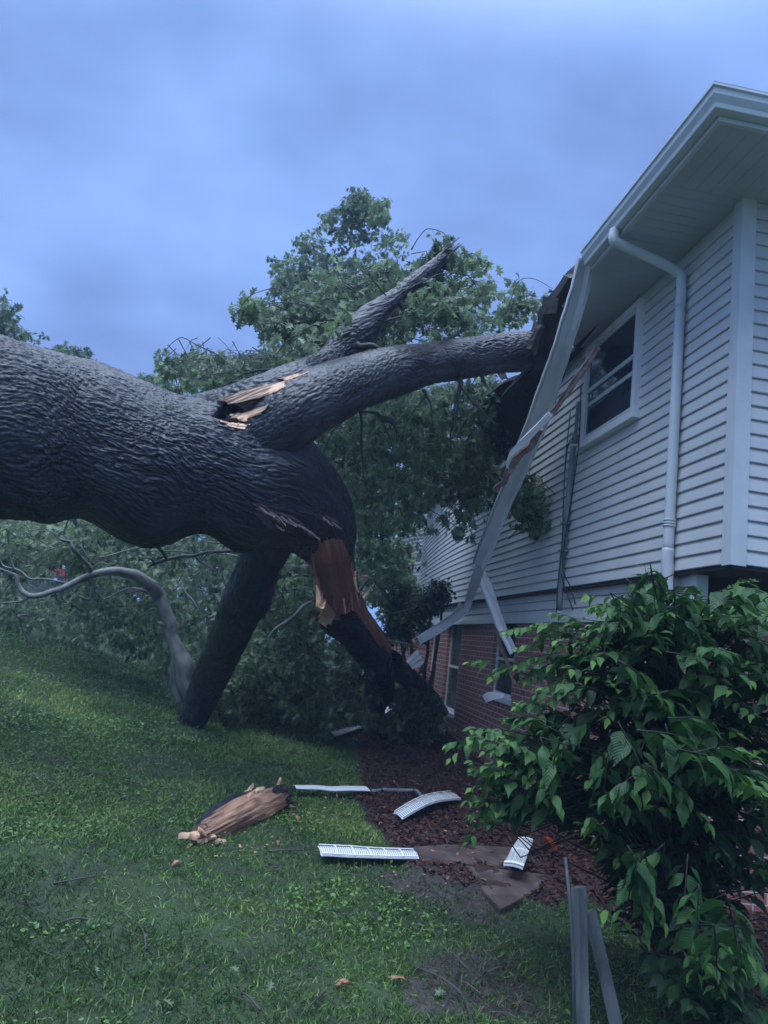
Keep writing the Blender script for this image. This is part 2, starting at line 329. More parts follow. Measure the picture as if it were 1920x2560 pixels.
def bark_tube(L, name, m, parent, amp=.02, cell=.06, lump=.05, step=.013, tears=(), bumps=(), cap=None, seed=0, label=None, splinter=0.0):
    SM_ = 101; L = np.array(L, float); q = cat(L, 400); kw_ = np.hanning(SM_); kw_ /= kw_.sum()
    qe = np.vstack([2*q[0]-q[SM_//2:0:-1], q, 2*q[-1]-q[-2:-2-SM_//2:-1]]); q = np.stack([np.convolve(qe[:, k], kw_, 'valid') for k in range(4)], 1)   # even, smooth bends
    c = np.array([P(*r[:3]) for r in q]); R = q[:, 3]*K/FPX*q[:, 2]; sl_ = np.concatenate([[0], np.cumsum(np.linalg.norm(np.diff(c, axis=0), axis=1))])
    nr = int(sl_[-1]/step); sn_ = np.linspace(0, sl_[-1], nr); c = np.stack([np.interp(sn_, sl_, c[:, k]) for k in range(3)], 1); R = np.interp(sn_, sl_, R)
    nth = int(min(720, max(40, 2*np.pi*R.max()/step))); th = np.linspace(0, 2*np.pi, nth, endpoint=False)
    t, a, b = frames(c); s = np.concatenate([[0], np.cumsum(np.linalg.norm(np.diff(c, axis=0), axis=1))])
    D = np.cos(th)[None, :, None]*a[:, None]+np.sin(th)[None, :, None]*b[:, None]
    A = np.stack([R[:, None]*np.cos(th), R[:, None]*np.sin(th), np.repeat(s[:, None], nth, 1)], -1)
    g1 = A+(np.stack([fbm(A*2.6, 2, seed+k) for k in (11, 12, 13)], -1)-.5)*.26+(np.stack([vnoise(A*1.1, seed+k) for k in (14, 15, 16)], -1)-.5)*.5
    g2 = g1/np.array([cell, cell, cell*4.2])
    n1 = vnoise(g2, seed+1); n2 = vnoise(g2*2.3+9, seed+2); n3 = vnoise(A/np.array([.02, .02, .05]), seed+4)
    f1 = np.clip(np.abs(2*n1-1)/.42, 0, 1); f2 = np.clip(np.abs(2*n2-1)/.5, 0, 1)   # narrow furrows between raised plates
    f1 = f1*f1*(3-2*f1); f2 = f2*f2*(3-2*f2)
    n4 = vnoise(g1/np.array([.011, .011, .035]), seed+5)
    pa = .35+1.1*fbm(A/.42, 2, seed+8)                # rough and smoother patches
    h = amp*pa*(f1*.55+f2*.50+n3*.35+n4*.30-.9)+lump*2*(fbm(A/.55, 2, seed+7)-.5)
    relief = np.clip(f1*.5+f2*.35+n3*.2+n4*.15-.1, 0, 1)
    if bumps:
        bx, by, _ = proj((c[:, None]+R[:, None, None]*D).reshape(-1, 3)); bx = bx.reshape(nr, nth); by = by.reshape(nr, nth)
        for x_, y_, r_b, h_b in bumps: h = h+h_b*np.exp(-((bx-x_)**2+(by-y_)**2)/(2*r_b*r_b))
    rr = R[:, None]+h*np.minimum(1, R[:, None]/.12)
    V = c[:, None]+rr[..., None]*D
    if splinter:                    # ragged broken end: push the last rings along the grain by angular noise
        e = np.clip((s-(s[-1]-.25))/.25, 0, 1)[:, None]
        V = V+e[..., None]*t[:, None]*(vnoise(np.stack([np.cos(th)*6, np.sin(th)*6, th*0], -1)[None]*np.ones((nr, 1, 1)), 5)[..., None]-.5)*splinter
    px, py, _ = proj(V.reshape(-1, 3)); px = px.reshape(nr, nth); py = py.reshape(nr, nth)
    front = (D@FW) < 0.25
    lab = np.zeros((nr, nth), int)
    jx = px+(vnoise(A/np.array([.015, .015, .05]), 31)-.5)*7; jy = py+(vnoise(A/np.array([.015, .015, .05]), 32)-.5)*7
    for k, (poly, push, pn, pm) in enumerate(tears):
        ins = inpoly(jx, jy, poly) & front; lab[ins] = k+1
        fib = vnoise(A/np.array([.02, .02, .5]), 41+k)*.02
        rr2 = R[:, None]-push+fib
        V = np.where(ins[..., None], c[:, None]+np.minimum(rr, rr2)[..., None]*D, V)
    F = np.array(ringfaces(nr, nth, False)); Vf = V.reshape(-1, 3); lf = lab.ravel()
    fl = np.where((lf[F] == lf[F[:, :1]]).all(1), lf[F[:, 0]], 0)
    def sub(FF, nm, mm, par, extra=None, **kw):
        u, inv = np.unique(FF, return_inverse=True)
        fs = [inv.reshape(FF.shape)]
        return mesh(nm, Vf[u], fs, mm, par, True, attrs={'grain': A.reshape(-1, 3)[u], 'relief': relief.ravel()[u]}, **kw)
    o = sub(F[fl == 0], name, m, parent, True)
    for k, (poly, push, pn, pm) in enumerate(tears):
        if (fl == k+1).sum() > 20: sub(F[fl == k+1], pn, pm, o)
    if cap:                         # ragged end grain at both broken ends
        for e, (i0, sg) in enumerate(((0, -1), (nr-1, 1))):
            ks = np.linspace(0, 1, 9)[:, None, None]; ring = V[i0][None]; ce = V[i0].mean(0)
            W_ = ce+(ring-ce)*ks; W_ = W_+t[i0]*((vnoise(W_*28, 5+e)-.5)*.09+(1-ks[..., 0])*sg*.02)[..., None]
            mesh('end_grain', W_.reshape(-1, 3), [np.array(ringfaces(9, nth, False))], cap, o, True, attrs={'grain': W_.reshape(-1, 3)[:, [0, 2, 1]]})
    if label: o['label'] = label
    return o
def ribbon(Le, Ri, thick, prof=((0, 0), (1, 0)), n=24, lin=False):
    """slab between two 3-D edges; prof = (position across, height) of its folded section"""
    l = cat(Le, n); r = cat(Ri, n)
    if lin: l, r = [np.stack([np.interp(np.linspace(0, len(E_)-1, n), np.arange(len(E_)), np.asarray(E_)[:, k]) for k in range(3)], 1) for E_ in (Le, Ri)]
    t = np.gradient((l+r)/2, axis=0); nn = np.cross(r-l, t); nn /= np.linalg.norm(nn, axis=1)[:, None]+1e-9
    pr = list(prof)+[(p[0], p[1]-thick) for p in reversed(prof)]
    V = np.stack([l+(r-l)*p[0]+nn*p[1] for p in pr], 1); m = len(pr)
    return V.reshape(-1, 3), ringfaces(n, m)
def PE(pts): return [P(*p) for p in pts]

# ------------------------------------------------------------------ leaves
def rotset(ax, nr):
    ax = ax/(np.linalg.norm(ax, axis=1)[:, None]+1e-9); x = np.cross(ax, nr); x /= np.linalg.norm(x, axis=1)[:, None]+1e-9
    return np.stack([x, ax, np.cross(x, ax)], 2)          # columns: side, along, normal
def scatter(tv, tf, pos, R, S, tint, extra=None):
    n = len(pos); k = len(tv); V = np.einsum('nij,kj->nki', R, tv)*np.asarray(S)[:, None, None]+pos[:, None]
    F = (np.asarray(tf)[None]+(np.arange(n)*k)[:, None, None]).reshape(-1, len(tf[0]))
    at = {'tint': np.repeat(tint, k)}
    if extra is not None: at['leafuv'] = np.tile(extra, (n, 1))
    return V.reshape(-1, 3), F, at
def oak_leaf():                     # deeply lobed, pointed lobes, folded a little along the midrib
    half = [(.03, .0), (.03, .14), (.20, .26), (.10, .34), (.40, .50), (.13, .56), (.36, .80), (.10, .78), (.0, 1.0)]
    mid = [0, .14, .30, .34, .52, .56, .76, .78, 1.0]
    V, F = [], []
    for sgn in (1, -1):
        b = len(V)
        for (x, y), m in zip(half, mid):
            V.append((0, m, -.25*m*m)); V.append((sgn*x, y, abs(x)*.35-.25*y*y))
        for i in range(len(half)-1):
            q = (b+2*i, b+2*i+1, b+2*i+3, b+2*i+2)
            F.append(q if sgn > 0 else q[::-1])
    return np.array(V), F
def broad_leaf(rows=7, wd=.29, droop=.30, fold=.20):
    V, F, U = [], [], []
    prof = np.interp(np.linspace(0, 1, rows+1), [0, .12, .28, .45, .62, .78, .9, 1], [.05, .55, .92, 1, .82, .46, .16, 0])
    for i in range(rows+1):
        v = i/rows; wv = wd*prof[i]
        for u in (-1, -.5, 0, .5, 1):
            V.append((u*wv, v, abs(u)*wv*fold*1.6-droop*v*v-(.05 if abs(u) == 1 else 0)*wv)); U.append((u*prof[i], v, 0))
    for i in range(rows):
        for j in range(4):
            a = i*5+j; F.append((a, a+1, a+6, a+5))
    return np.array(V), F, np.array(U)
OAKV, OAKF = oak_leaf(); BRV, BRF, BRU = broad_leaf()
def unit(v): return v/(np.linalg.norm(v, axis=-1, keepdims=True)+1e-9)
def sample_poly(poly, n, r):
    p = np.array([q[:2] for q in poly]); lo, hi = p.min(0), p.max(0); out = []
    while len(out) < n:
        c = lo+r.random((n*2, 2))*(hi-lo); ok = inpoly(c[:, 0], c[:, 1], poly); out += c[ok].tolist()
    return np.array(out[:n])
HOLES = [(122, 1244, 31), (74, 1266, 25), (748, 1586, 30), (838, 1536, 18)]
def crown(name, parent, regs, m='oak', size=.115, per=9, seed=0, droop=.55, clump=.42, cfreq=1.4, spread=.16, twigs=True, bright=0.0, ground=True):
    """leaf rosettes on short twigs filling regs = [(polygon, depth from, depth to, how many rosettes)]"""
    r = np.random.default_rng(seed); C = []; cen = []
    for poly, d0, d1, n in regs:
        c = sample_poly(poly, n*3, r); d = d0+(d1-d0)*r.random(n*3)
        ok_ = np.all([np.hypot(c[:, 0]-hx, c[:, 1]-hy) > hr for hx, hy, hr in HOLES], 0); c = c[ok_]; d = d[ok_]
        Q = np.array([P(x, y, z) for (x, y), z in zip(c, d)])
        f = fbm(Q*cfreq, 2, seed+3)+r.random(len(Q))*.12
        keep = f > np.quantile(f, clump*.8); Q = Q[keep][:n]; C.append(Q[:n]); cen.append(np.repeat(Q.mean(0)[None], len(Q[:n]), 0))
    cl_ = C; C = np.concatenate(C); cen = np.concatenate(cen)
    if ground: k_ = C[:, 2] > gz(C[:, 0], C[:, 1])+.03; C = C[k_]; cen = cen[k_]
    n = len(C); tdir = unit(r.normal(size=(n, 3))*[1, 1, .5]+[0, 0, -.25]+unit(C-cen)*.5)
    base = np.repeat(C, per, 0); td = np.repeat(tdir, per, 0); k = len(base)
    off = r.random(k)[:, None]
    side = unit(r.normal(size=(k, 3)))
    pos = base-td*off*spread*1.3+side*.015
    ax = unit(td*.55+side*.9+np.array([0, 0, -1.])*droop*(.5+r.random((k, 1))))
    nr = unit(r.normal(size=(k, 3))*.55+np.array([0, 0, 1.])+td*.2)
    tl = fbm(base*2.0, 2, seed+9); tint = np.clip((tl-.5)*1.6+.42+(r.random(k)-.5)*.5+bright, 0, 1)
    V, F, at = scatter(OAKV, OAKF, pos, rotset(ax, nr), size*(.6+.7*r.random(k)), tint)
    o = mesh(name, V, F, m, parent, False, attrs=at)
    if twigs:
        g = Geo()
        rn_ = np.concatenate([np.full(len(q), len(q)) for q in [Q_ for Q_ in cl_]]); rn_ = rn_[k_] if ground else rn_
        big = np.nonzero(rn_ > 100)[0]; sel = r.choice(big, min(len(big), 700), replace=False) if len(big) else []
        for i in sel:
            e = C[i]+unit(cen[i]-C[i]+r.normal(size=3)*.4)*spread*(1.5+1.5*r.random()); mid = (C[i]+e)/2+np.array([0, 0, .05])+r.normal(size=3)*.03
            g.tube(np.array([e, mid, C[i]]), np.array([.007, .005, .0025]), 4)
        if g.n: g.make('twigs', 'twig', o, kind='stuff')
    return o

exec_parts = []
# ------------------------------------------------------------------ ground
MULCH = [G(x, y)[:2] for x, y in ((775, 1592), (860, 1572), (960, 1560), (1010, 1640), (1100, 1740), (1230, 1850), (1270, 1930), (1180, 1950), (1060, 1925), (930, 1890), (835, 1850), (805, 1780), (790, 1700), (765, 1640))]
BED = MULCH[:3]+[np.array((2.95, 12.5)), np.array((2.95, 5.0)), np.array((6., 4.9)), np.array((6., 3.9)), np.array((2.6, 3.6))]+MULCH[6:]
DIRT = [G(x, y)[:2] for x, y in ((820, 1880), (960, 1870), (1090, 1950), (1060, 1990), (930, 1960), (850, 1930))]
DIRT2 = [G(x, y)[:2] for x, y in ((900, 2080), (980, 2050), (1120, 2080), (1180, 2212), (900, 2212), (870, 2130))]
def zones(x, y):
    n = fbm(np.stack([x*2.2, y*2.2, x*0], -1), 3, 21)-.5; n2 = fbm(np.stack([x*2.2+50, y*2.2, x*0], -1), 3, 22)-.5
    jx, jy = x+n*.35, y+n2*.35
    return inpoly(jx, jy, BED), inpoly(jx, jy, DIRT) | inpoly(jx, jy, DIRT2)
def spaced(lo, hi, fine0, fine1, st, growth=1.18):
    a = list(np.arange(fine0, fine1, st)); s = st; v = fine0
    while v > lo: s *= growth; v -= s; a.insert(0, v)
    s = st; v = a[-1]
    while v < hi: s *= growth; v += s; a.append(v)
    return np.array(a)
gx = spaced(-400, 400, -4.5, 4.0, .045); gy = spaced(-300, 650, 2.4, 13., .05)
X, Y = np.meshgrid(gx, gy, indexing='ij'); xf, yf = X.ravel(), Y.ravel()
near = (np.abs(xf) < 8) & (yf < 18) & (yf > 0)
za_, zb_ = np.zeros(xf.shape, bool), np.zeros(xf.shape, bool)
za_[near], zb_[near] = zones(xf[near], yf[near])

zg = gz(xf, yf); q3 = np.stack([xf*9, yf*9, xf*0], -1)
zg = zg+np.where(za_, (fbm(q3, 3, 4)-.4)*.06+.02, 0)+np.where(near, (vnoise(q3*1.3, 6)-.5)*.02, 0)
nx_, ny_ = len(gx), len(gy); ii = (np.arange(nx_-1)[:, None]*ny_+np.arange(ny_-1)[None]).ravel()
def ground_mat():
    m = bpy.data.materials.new('lawn_soil'); m.use_nodes = True; t = m.node_tree; b = t.nodes['Principled BSDF']; b.inputs['Roughness'].default_value = .85
    a = N('ShaderNodeAttribute', t, attribute_name='zone'); s = N('ShaderNodeSeparateXYZ', t); t.links.new(a.outputs['Vector'], s.inputs[0]); c = N('ShaderNodeTexCoord', t)
    def ns_(sc, c1, c2, p0=.35, p1=.65):
        n = N('ShaderNodeTexNoise', t); n.inputs['Scale'].default_value = sc; n.inputs['Detail'].default_value = 7; n.inputs['Roughness'].default_value = .65; t.links.new(c.outputs['Object'], n.inputs['Vector'])
        r = N('ShaderNodeValToRGB', t); r.color_ramp.elements[0].position = p0; r.color_ramp.elements[1].position = p1
        r.color_ramp.elements[0].color = (*c1, 1); r.color_ramp.elements[1].color = (*c2, 1); t.links.new(n.outputs['Fac'], r.inputs[0]); return r, n
    g, _ = ns_(2.3, (.020, .028, .014), (.040, .070, .022)); mu, _ = ns_(40, (.012, .005, .0045), (.060, .022, .016)); di, nn = ns_(14, (.022, .018, .016), (.070, .054, .048))
    m1 = N('ShaderNodeMixRGB', t); t.links.new(s.outputs[0], m1.inputs[0]); t.links.new(g.outputs[0], m1.inputs[1]); t.links.new(mu.outputs[0], m1.inputs[2])
    m2 = N('ShaderNodeMixRGB', t); t.links.new(s.outputs[1], m2.inputs[0]); t.links.new(m1.outputs[0], m2.inputs[1]); t.links.new(di.outputs[0], m2.inputs[2])
    t.links.new(m2.outputs[0], b.inputs['Base Color'])
    nb = N('ShaderNodeTexNoise', t); nb.inputs['Scale'].default_value = 45; nb.inputs['Detail'].default_value = 6; t.links.new(c.outputs['Object'], nb.inputs['Vector'])
    bn = N('ShaderNodeBump', t); bn.inputs['Distance'].default_value = .025; t.links.new(nb.outputs['Fac'], bn.inputs['Height']); t.links.new(bn.outputs[0], b.inputs['Normal'])
    return m
mesh('ground', np.stack([xf, yf, zg], 1), [np.stack([ii, ii+ny_, ii+ny_+1, ii+1], 1)], ground_mat(), None, True,
     attrs={'zone': np.stack([za_*1., zb_*1., xf*0], 1)}, kind='structure')

# grass blades, weeds, mulch chips: uncountable ground cover
SLABS = [[G(*p)[:2] for p in cv(q, 4.1475, 1100, 2050)] for q in ([(240, 515), (560, 545), (1210, 625), (960, 800), (620, 985), (430, 760)], [(-330, 330), (60, 300), (900, 330), (1000, 480), (600, 530), (-180, 480)])]
PUD = [G(x, y)[:2] for x, y in ((150, 2198), (172, 2186), (195, 2190), (215, 2204), (230, 2222), (200, 2240), (150, 2225))]
def ground_pts(zs, r):
    out = []
    for x0, x1, y0, y1, den in zs:
        n = int((x1-x0)*(y1-y0)*den); p = np.stack([x0+(x1-x0)*r.random(n), y0+(y1-y0)*r.random(n)], 1); out.append(p)
    return np.concatenate(out)
r_ = np.random.default_rng(3)
gp = ground_pts([(-2.2, 2.4, 2.5, 4.5, 6000), (-3.0, 2.4, 4.5, 7.0, 4200), (-5, 2.4, 7, 10, 2100), (-9, 2.4, 10, 15, 700), (-16, 0, 15, 24, 120)], r_)
za, zb = zones(gp[:, 0], gp[:, 1])
insl = np.zeros(len(gp), bool)
for s_ in SLABS: insl |= inpoly(gp[:, 0], gp[:, 1], s_)
thin = fbm(np.stack([gp[:, 0]*1.1, gp[:, 1]*1.1, gp[:, 0]*0], -1), 3, 55)
ok = ~za & ~zb & ~insl & (r_.random(len(gp)) < np.clip((thin-.28)*4.0+.3, .38, 1)) & ~(inpoly(gp[:, 0], gp[:, 1], PUD) & (r_.random(len(gp)) < .85))
ok &= ~((gp[:, 0]+.35*(thin-.5)*4 > 1.15) & (gp[:, 1] < 4.7) & (r_.random(len(gp)) < .35))
strag = (za | zb) & ~insl & (r_.random(len(gp)) < np.where(za, .015, .34))
gp = gp[ok | strag]; k = len(gp); dist = np.linalg.norm(gp, axis=1)
BLV = np.array([(-.5, 0, 0), (.5, 0, 0), (-.38, .55, .05), (.38, .55, .05), (0, 1, .28)])
BLF = [(0, 1, 3), (0, 3, 2), (2, 3, 4)]
ln_ = (.022+.036*r_.random(k)**1.5)*(1+.03*dist)*(.75+.5*fbm(np.stack([gp[:, 0]*1.7, gp[:, 1]*1.7, gp[:, 0]*0], -1), 2, 66)); wd_ = .0046*(.7+.7*r_.random(k))*(1+.16*np.maximum(dist-3, 0))
ax = unit(r_.normal(size=(k, 3))*[.75, .75, .1]+[0, 0, .75]); nr = unit(r_.normal(size=(k, 3))*[1, 1, .2])
Rm = rotset(ax, nr); pos = np.column_stack([gp, gz(gp[:, 0], gp[:, 1])-.004])
sc_ = np.stack([wd_, ln_, ln_], 1)
V = np.einsum('nij,nkj->nki', Rm, BLV[None]*sc_[:, None])+pos[:, None]
F = (np.array(BLF)[None]+(np.arange(k)*5)[:, None, None]).reshape(-1, 3)
pt = fbm(np.stack([gp[:, 0]*.8, gp[:, 1]*.8, gp[:, 0]*0], -1), 3, 77)
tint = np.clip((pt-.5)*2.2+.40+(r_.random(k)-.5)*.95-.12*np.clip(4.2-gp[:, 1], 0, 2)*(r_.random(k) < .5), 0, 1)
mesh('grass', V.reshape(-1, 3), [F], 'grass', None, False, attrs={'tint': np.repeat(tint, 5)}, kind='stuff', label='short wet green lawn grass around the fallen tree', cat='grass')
# clover and weeds
gp = ground_pts([(-2.2, 2.3, 2.5, 5.5, 170), (-3.2, 2.2, 5.5, 9, 140), (-7, 1.5, 9, 14, 55)], r_)
za, zb = zones(gp[:, 0], gp[:, 1]); cl = fbm(np.stack([gp[:, 0]*1.3+9, gp[:, 1]*1.3, gp[:, 0]*0], -1), 2, 88)
gp = gp[~za & ~zb & (cl > .47)]; gp = np.repeat(gp, 4, 0)+r_.normal(size=(len(gp)*4, 2))*.035; k = len(gp)
tv, tf, _ = broad_leaf(3, .36, .2, .1)
V, F, at = scatter(tv, tf, np.column_stack([gp, gz(gp[:, 0], gp[:, 1])+.012+.03*r_.random(k)]), rotset(unit(r_.normal(size=(k, 3))*[1, 1, .25]+[0, 0, .25]), unit(r_.normal(size=(k, 3))*.4+[0, 0, 1])),
                   (.010+.020*r_.random(k))*(1+.03*gp[:, 1]), np.clip(.3+.6*r_.random(k), 0, 1))
mesh('clover', V, [F], 'weed', None, False, attrs=at, kind='stuff', label='clover and small broad weeds growing in the lawn', cat='weeds')
# leaf litter: pale torn leaves lying in the grass
gp = ground_pts([(-2.2, 2.6, 3.2, 8, 5), (-4, 2.2, 8, 12, 8)], r_); k = len(gp)
V, F, at = scatter(OAKV, OAKF, np.column_stack([gp, gz(gp[:, 0], gp[:, 1])+.03+.02*r_.random(k)]), rotset(unit(r_.normal(size=(k, 3))*[1, 1, .15]), unit(r_.normal(size=(k, 3))*.35+[0, 0, 1])), .03+.045*r_.random(k)**2, .25+.5*r_.random(k))
mesh('fallen_leaves', V, [F], 'oak', None, False, attrs=at, kind='stuff', label='torn green oak leaves scattered over the lawn', cat='leaves')
# mulch flakes
gp = ground_pts([(.3, 4.5, 3.4, 8, 1700), (.3, 3.0, 8, 13, 650)], r_); za, zb = zones(gp[:, 0], gp[:, 1]); gp = gp[za]
insl = np.zeros(len(gp), bool)
for s_ in SLABS: insl |= inpoly(gp[:, 0], gp[:, 1], s_)
gp = gp[~insl]; k = len(gp)
FL = np.array([(-.5, -.5, 0), (.5, -.4, .05), (.35, .5, .1), (-.4, .45, 0)])
sz = np.stack([.006+.011*r_.random(k), .015+.035*r_.random(k), .02+0*r_.random(k)], 1)*(1+.05*gp[:, 1:2])
Rm = rotset(unit(r_.normal(size=(k, 3))*[1, 1, .35]), unit(r_.normal(size=(k, 3))*.6+[0, 0, 1]))
V = np.einsum('nij,nkj->nki', Rm, FL[None]*sz[:, None])+np.column_stack([gp, gz(gp[:, 0], gp[:, 1])+.03+.025*r_.random(k)])[:, None]
mesh('mulch_flakes', V.reshape(-1, 3), [(np.arange(4)[None]+np.arange(k)[:, None]*4)], 'mulch', None, False, attrs={'tint': np.repeat(r_.random(k), 4)}, kind='stuff', label='dark red brown bark mulch along the house wall', cat='mulch')
# straw-like dead blades on the bare patch by the stakes
gp = np.array([G(x, y)[:2] for x, y in sample_poly([(960, 2030), (1120, 2050), (1200, 2212), (1000, 2212)], 70, r_)]); k = len(gp)
V, F, at = scatter(np.array([(-.02, 0, 0), (.02, 0, 0), (.015, .6, .12), (-.015, .6, .12), (0.004, 1, .02), (-.004, 1, .02)]), [(0, 1, 2, 3), (3, 2, 4, 5)], np.column_stack([gp, gz(gp[:, 0], gp[:, 1])+.01]),
                   rotset(unit(r_.normal(size=(k, 3))*[1, 1, .2]+[.3, 0, .2]), unit(r_.normal(size=(k, 3))*.3+[0, 0, 1])), .06+.12*r_.random(k), r_.random(k))
mesh('dead_grass', V, [F], 'straw', None, False, attrs=at, kind='stuff', label='dry straw coloured blades on the bare soil', cat='dead grass')
def slabmesh(name, poly, h, m, lift=0., **kw):
    p = np.array(poly); c = p.mean(0); z0 = gz(p[:, 0], p[:, 1])+lift; n = len(p); inn = c+(p-c)*.985
    V = np.vstack([np.column_stack([p, z0-.06]), np.column_stack([p, z0+h-.008]), np.column_stack([inn, z0+h])])
    F = [tuple(range(2*n, 3*n))]
    for i in range(n):
        j = (i+1) % n; F += [(i, j, n+j, n+i), (n+i, n+j, 2*n+j, 2*n+i)]
    return mesh(name, V, F, m, **kw)
slabmesh('stepping_stone', SLABS[0], .032, 'slab', label='reddish brown flagstone with the corrugated white vent on it', cat='stepping stone')
slabmesh('stepping_stone', SLABS[1], .035, 'slab', label='dark flagstone behind, half covered by soil at the mulch edge', cat='stepping stone')

# ------------------------------------------------------------------ house
W, YC, YF, ZB, ZT = 2.866, 4.44, 16.1, 2.412, 5.10
YL, XL, ZL, EX, EY = 4.957, W+.07, 2.10, 2.13, 3.65
YB = float(PX(1252, 562, EX)[1])    # where the eave is broken off
house = empty('house', (W, YC, 0), label='two storey house with pale vinyl siding over red brick, roof broken by the tree', cat='house')
def siding(name, fixed, a0, a1, z0, z1, axis, step=.1016, segs=1, warp=None):
    g = Geo(); n = int(round((z1-z0)/step)); al = np.linspace(a0, a1, segs+1)
    prof = []
    for i in range(n):
        z = z0+i*step; prof += [(-.002, z-.001), (.0165, z), (.0185, z+.005), (.012, z+step*.55), (.006, z+step*.86), (-.001, z+step-.002)]
    prof = np.array(prof); m = len(prof); V = []
    for a in al:
        for o_, z in prof:
            zz_ = z+(warp(a, z) if warp else 0)
            V.append((fixed-o_, a, zz_) if axis == 'x' else (a, fixed-o_, zz_))
    F = []
    for j in range(segs):
        for i in range(m-1):
            a = j*m+i; f = (a, a+1, a+m+1, a+m); F.append(f if axis == 'y' else f[::-1])
    g.add(V, F); o = g.make(name, 'siding', house); return o
def sag(a, z):
    t = np.clip((a-11.5)/4.6, 0, 1)**2*(z-ZB)/2.7
    return -.55*t
siding('side_siding', W, YC+.07, YF, ZB, ZT, 'x', segs=40, warp=sag)['label'] = 'long side wall of pale grey lapped siding'
siding('front_siding', YC, W+.07, W+6.5, ZB, ZT, 'y')['label'] = 'front wall of pale grey lapped siding'
siding('lower_siding', XL, YL+.05, YF, ZL, ZL+.305, 'x')['label'] = 'narrow band of siding below the overhang'
# core walls behind the siding
g = Geo(); g.box((W+.003, YC+.003, ZB), (W+6.5, YF, ZT)); g.make('upper_wall', 'siding', house)
# corner posts
g = Geo(); g.box((W-.028, YC-.028, ZB-.012), (W-.0, YC+.075, ZT)); g.box((W, YC-.028, ZB-.012), (W+.085, YC+.0, ZT)); g.make('corner_post', 'trim', house)
g = Geo(); g.box((W-.03, YF-.09, ZB-.3), (W-.0, YF+.03, ZB+1.9)); g.make('corner_post', 'trim', house)
# overhang soffit and lower corner panel
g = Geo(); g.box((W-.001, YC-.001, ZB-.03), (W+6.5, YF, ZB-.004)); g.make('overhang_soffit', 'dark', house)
g = Geo(); g.box((XL-.022, YL-.022, ZL-.02), (XL+.07, YL+.06, ZB-.03)); g.make('corner_trim', 'trim', house)
g = Geo(); g.box((XL-.05, YL-.02, ZL-.055), (XL+.02, YF, ZL-.001)); g.make('drip_ledge', 'trim', house)
# windows in the lower brick wall, given as y ranges on the wall
def yz(x, y, X=XL): q = PX(x, y, X); return q[1], q[2]
lw = []
for (lx, ly), (rx, ry), (bx, by) in (((966, 1365), (997, 1350), (950, 1532)), ((1064, 1372), (1108, 1360), (1053, 1501))):
    lw.append((yz(rx, ry)[0], yz(lx, ly)[0], yz(bx, by)[1]))
d_w = min(1.0, lw[0][1]-lw[0][0]); lw[1] = (lw[1][1]-max(d_w, .8), lw[1][1], max(lw[1][2], .62))
lw.append((lw[0][1]+.75, lw[0][1]+1.55, lw[0][2]))
lw = sorted(lw); print('lower windows', lw)
BX = XL+.02
g = Geo(); cuts = [YL]+[v for a, b, c in lw for v in (a, b)]+[YF]
def wallrect(g, y0, y1, z0, z1):
    V = [(BX, y0, z0), (BX, y1, z0), (BX, y1, z1), (BX, y0, z1)]
    g.add(V, [(0, 3, 2, 1)], U=np.array([(v[1], v[2]) for v in V]))
def reveal(g, P4, uvs): g.add(P4, [(0, 1, 2, 3)], U=np.array(uvs))
for i in range(0, len(cuts), 2): wallrect(g, cuts[i], cuts[i+1], -.6, ZL)
for a, b, c in lw:
    wallrect(g, a, b, -.6, c)
    D = .10
    reveal(g, [(BX, a, c), (BX, a, ZL), (BX+D, a, ZL), (BX+D, a, c)], [(0, c), (0, ZL), (D, ZL), (D, c)])
    reveal(g, [(BX, b, c), (BX+D, b, c), (BX+D, b, ZL), (BX, b, ZL)], [(0, c), (D, c), (D, ZL), (0, ZL)])
V = [(BX, YL, -.6), (W+6.5, YL, -.6), (W+6.5, YL, ZL), (BX, YL, ZL)]
g.add(V, [(0, 1, 2, 3)], U=np.array([(v[0], v[2]) for v in V])); g.make('brick_wall', 'brick', house, uv=True)
for a, b, c in lw:
    x0 = BX+.06; e = .045
    g = Geo()
    g.box((x0, a, c+.03), (x0+.05, a+e, ZL)); g.box((x0, b-e, c+.03), (x0+.05, b, ZL)); g.box((x0, a+e, ZL-e), (x0+.05, b-e, ZL)); g.box((x0, a+e, c+.03), (x0+.05, b-e, c+.03+e))
    mz = c+(ZL-c)*.50; g.box((x0-.004, a+e, mz-.02), (x0+.045, b-e, mz+.02))
    f = g.make('window', 'frame', house)
    g = Geo(); g.box((x0+.022, a+.02, c+.05), (x0+.03, b-.02, ZL-.02)); g.make('pane', 'screen', f)
    g = Geo(); g.box((BX-.03, a-.03, c-.04), (BX+.12, b+.03, c+.028)); g.make('sill', 'frame', f)
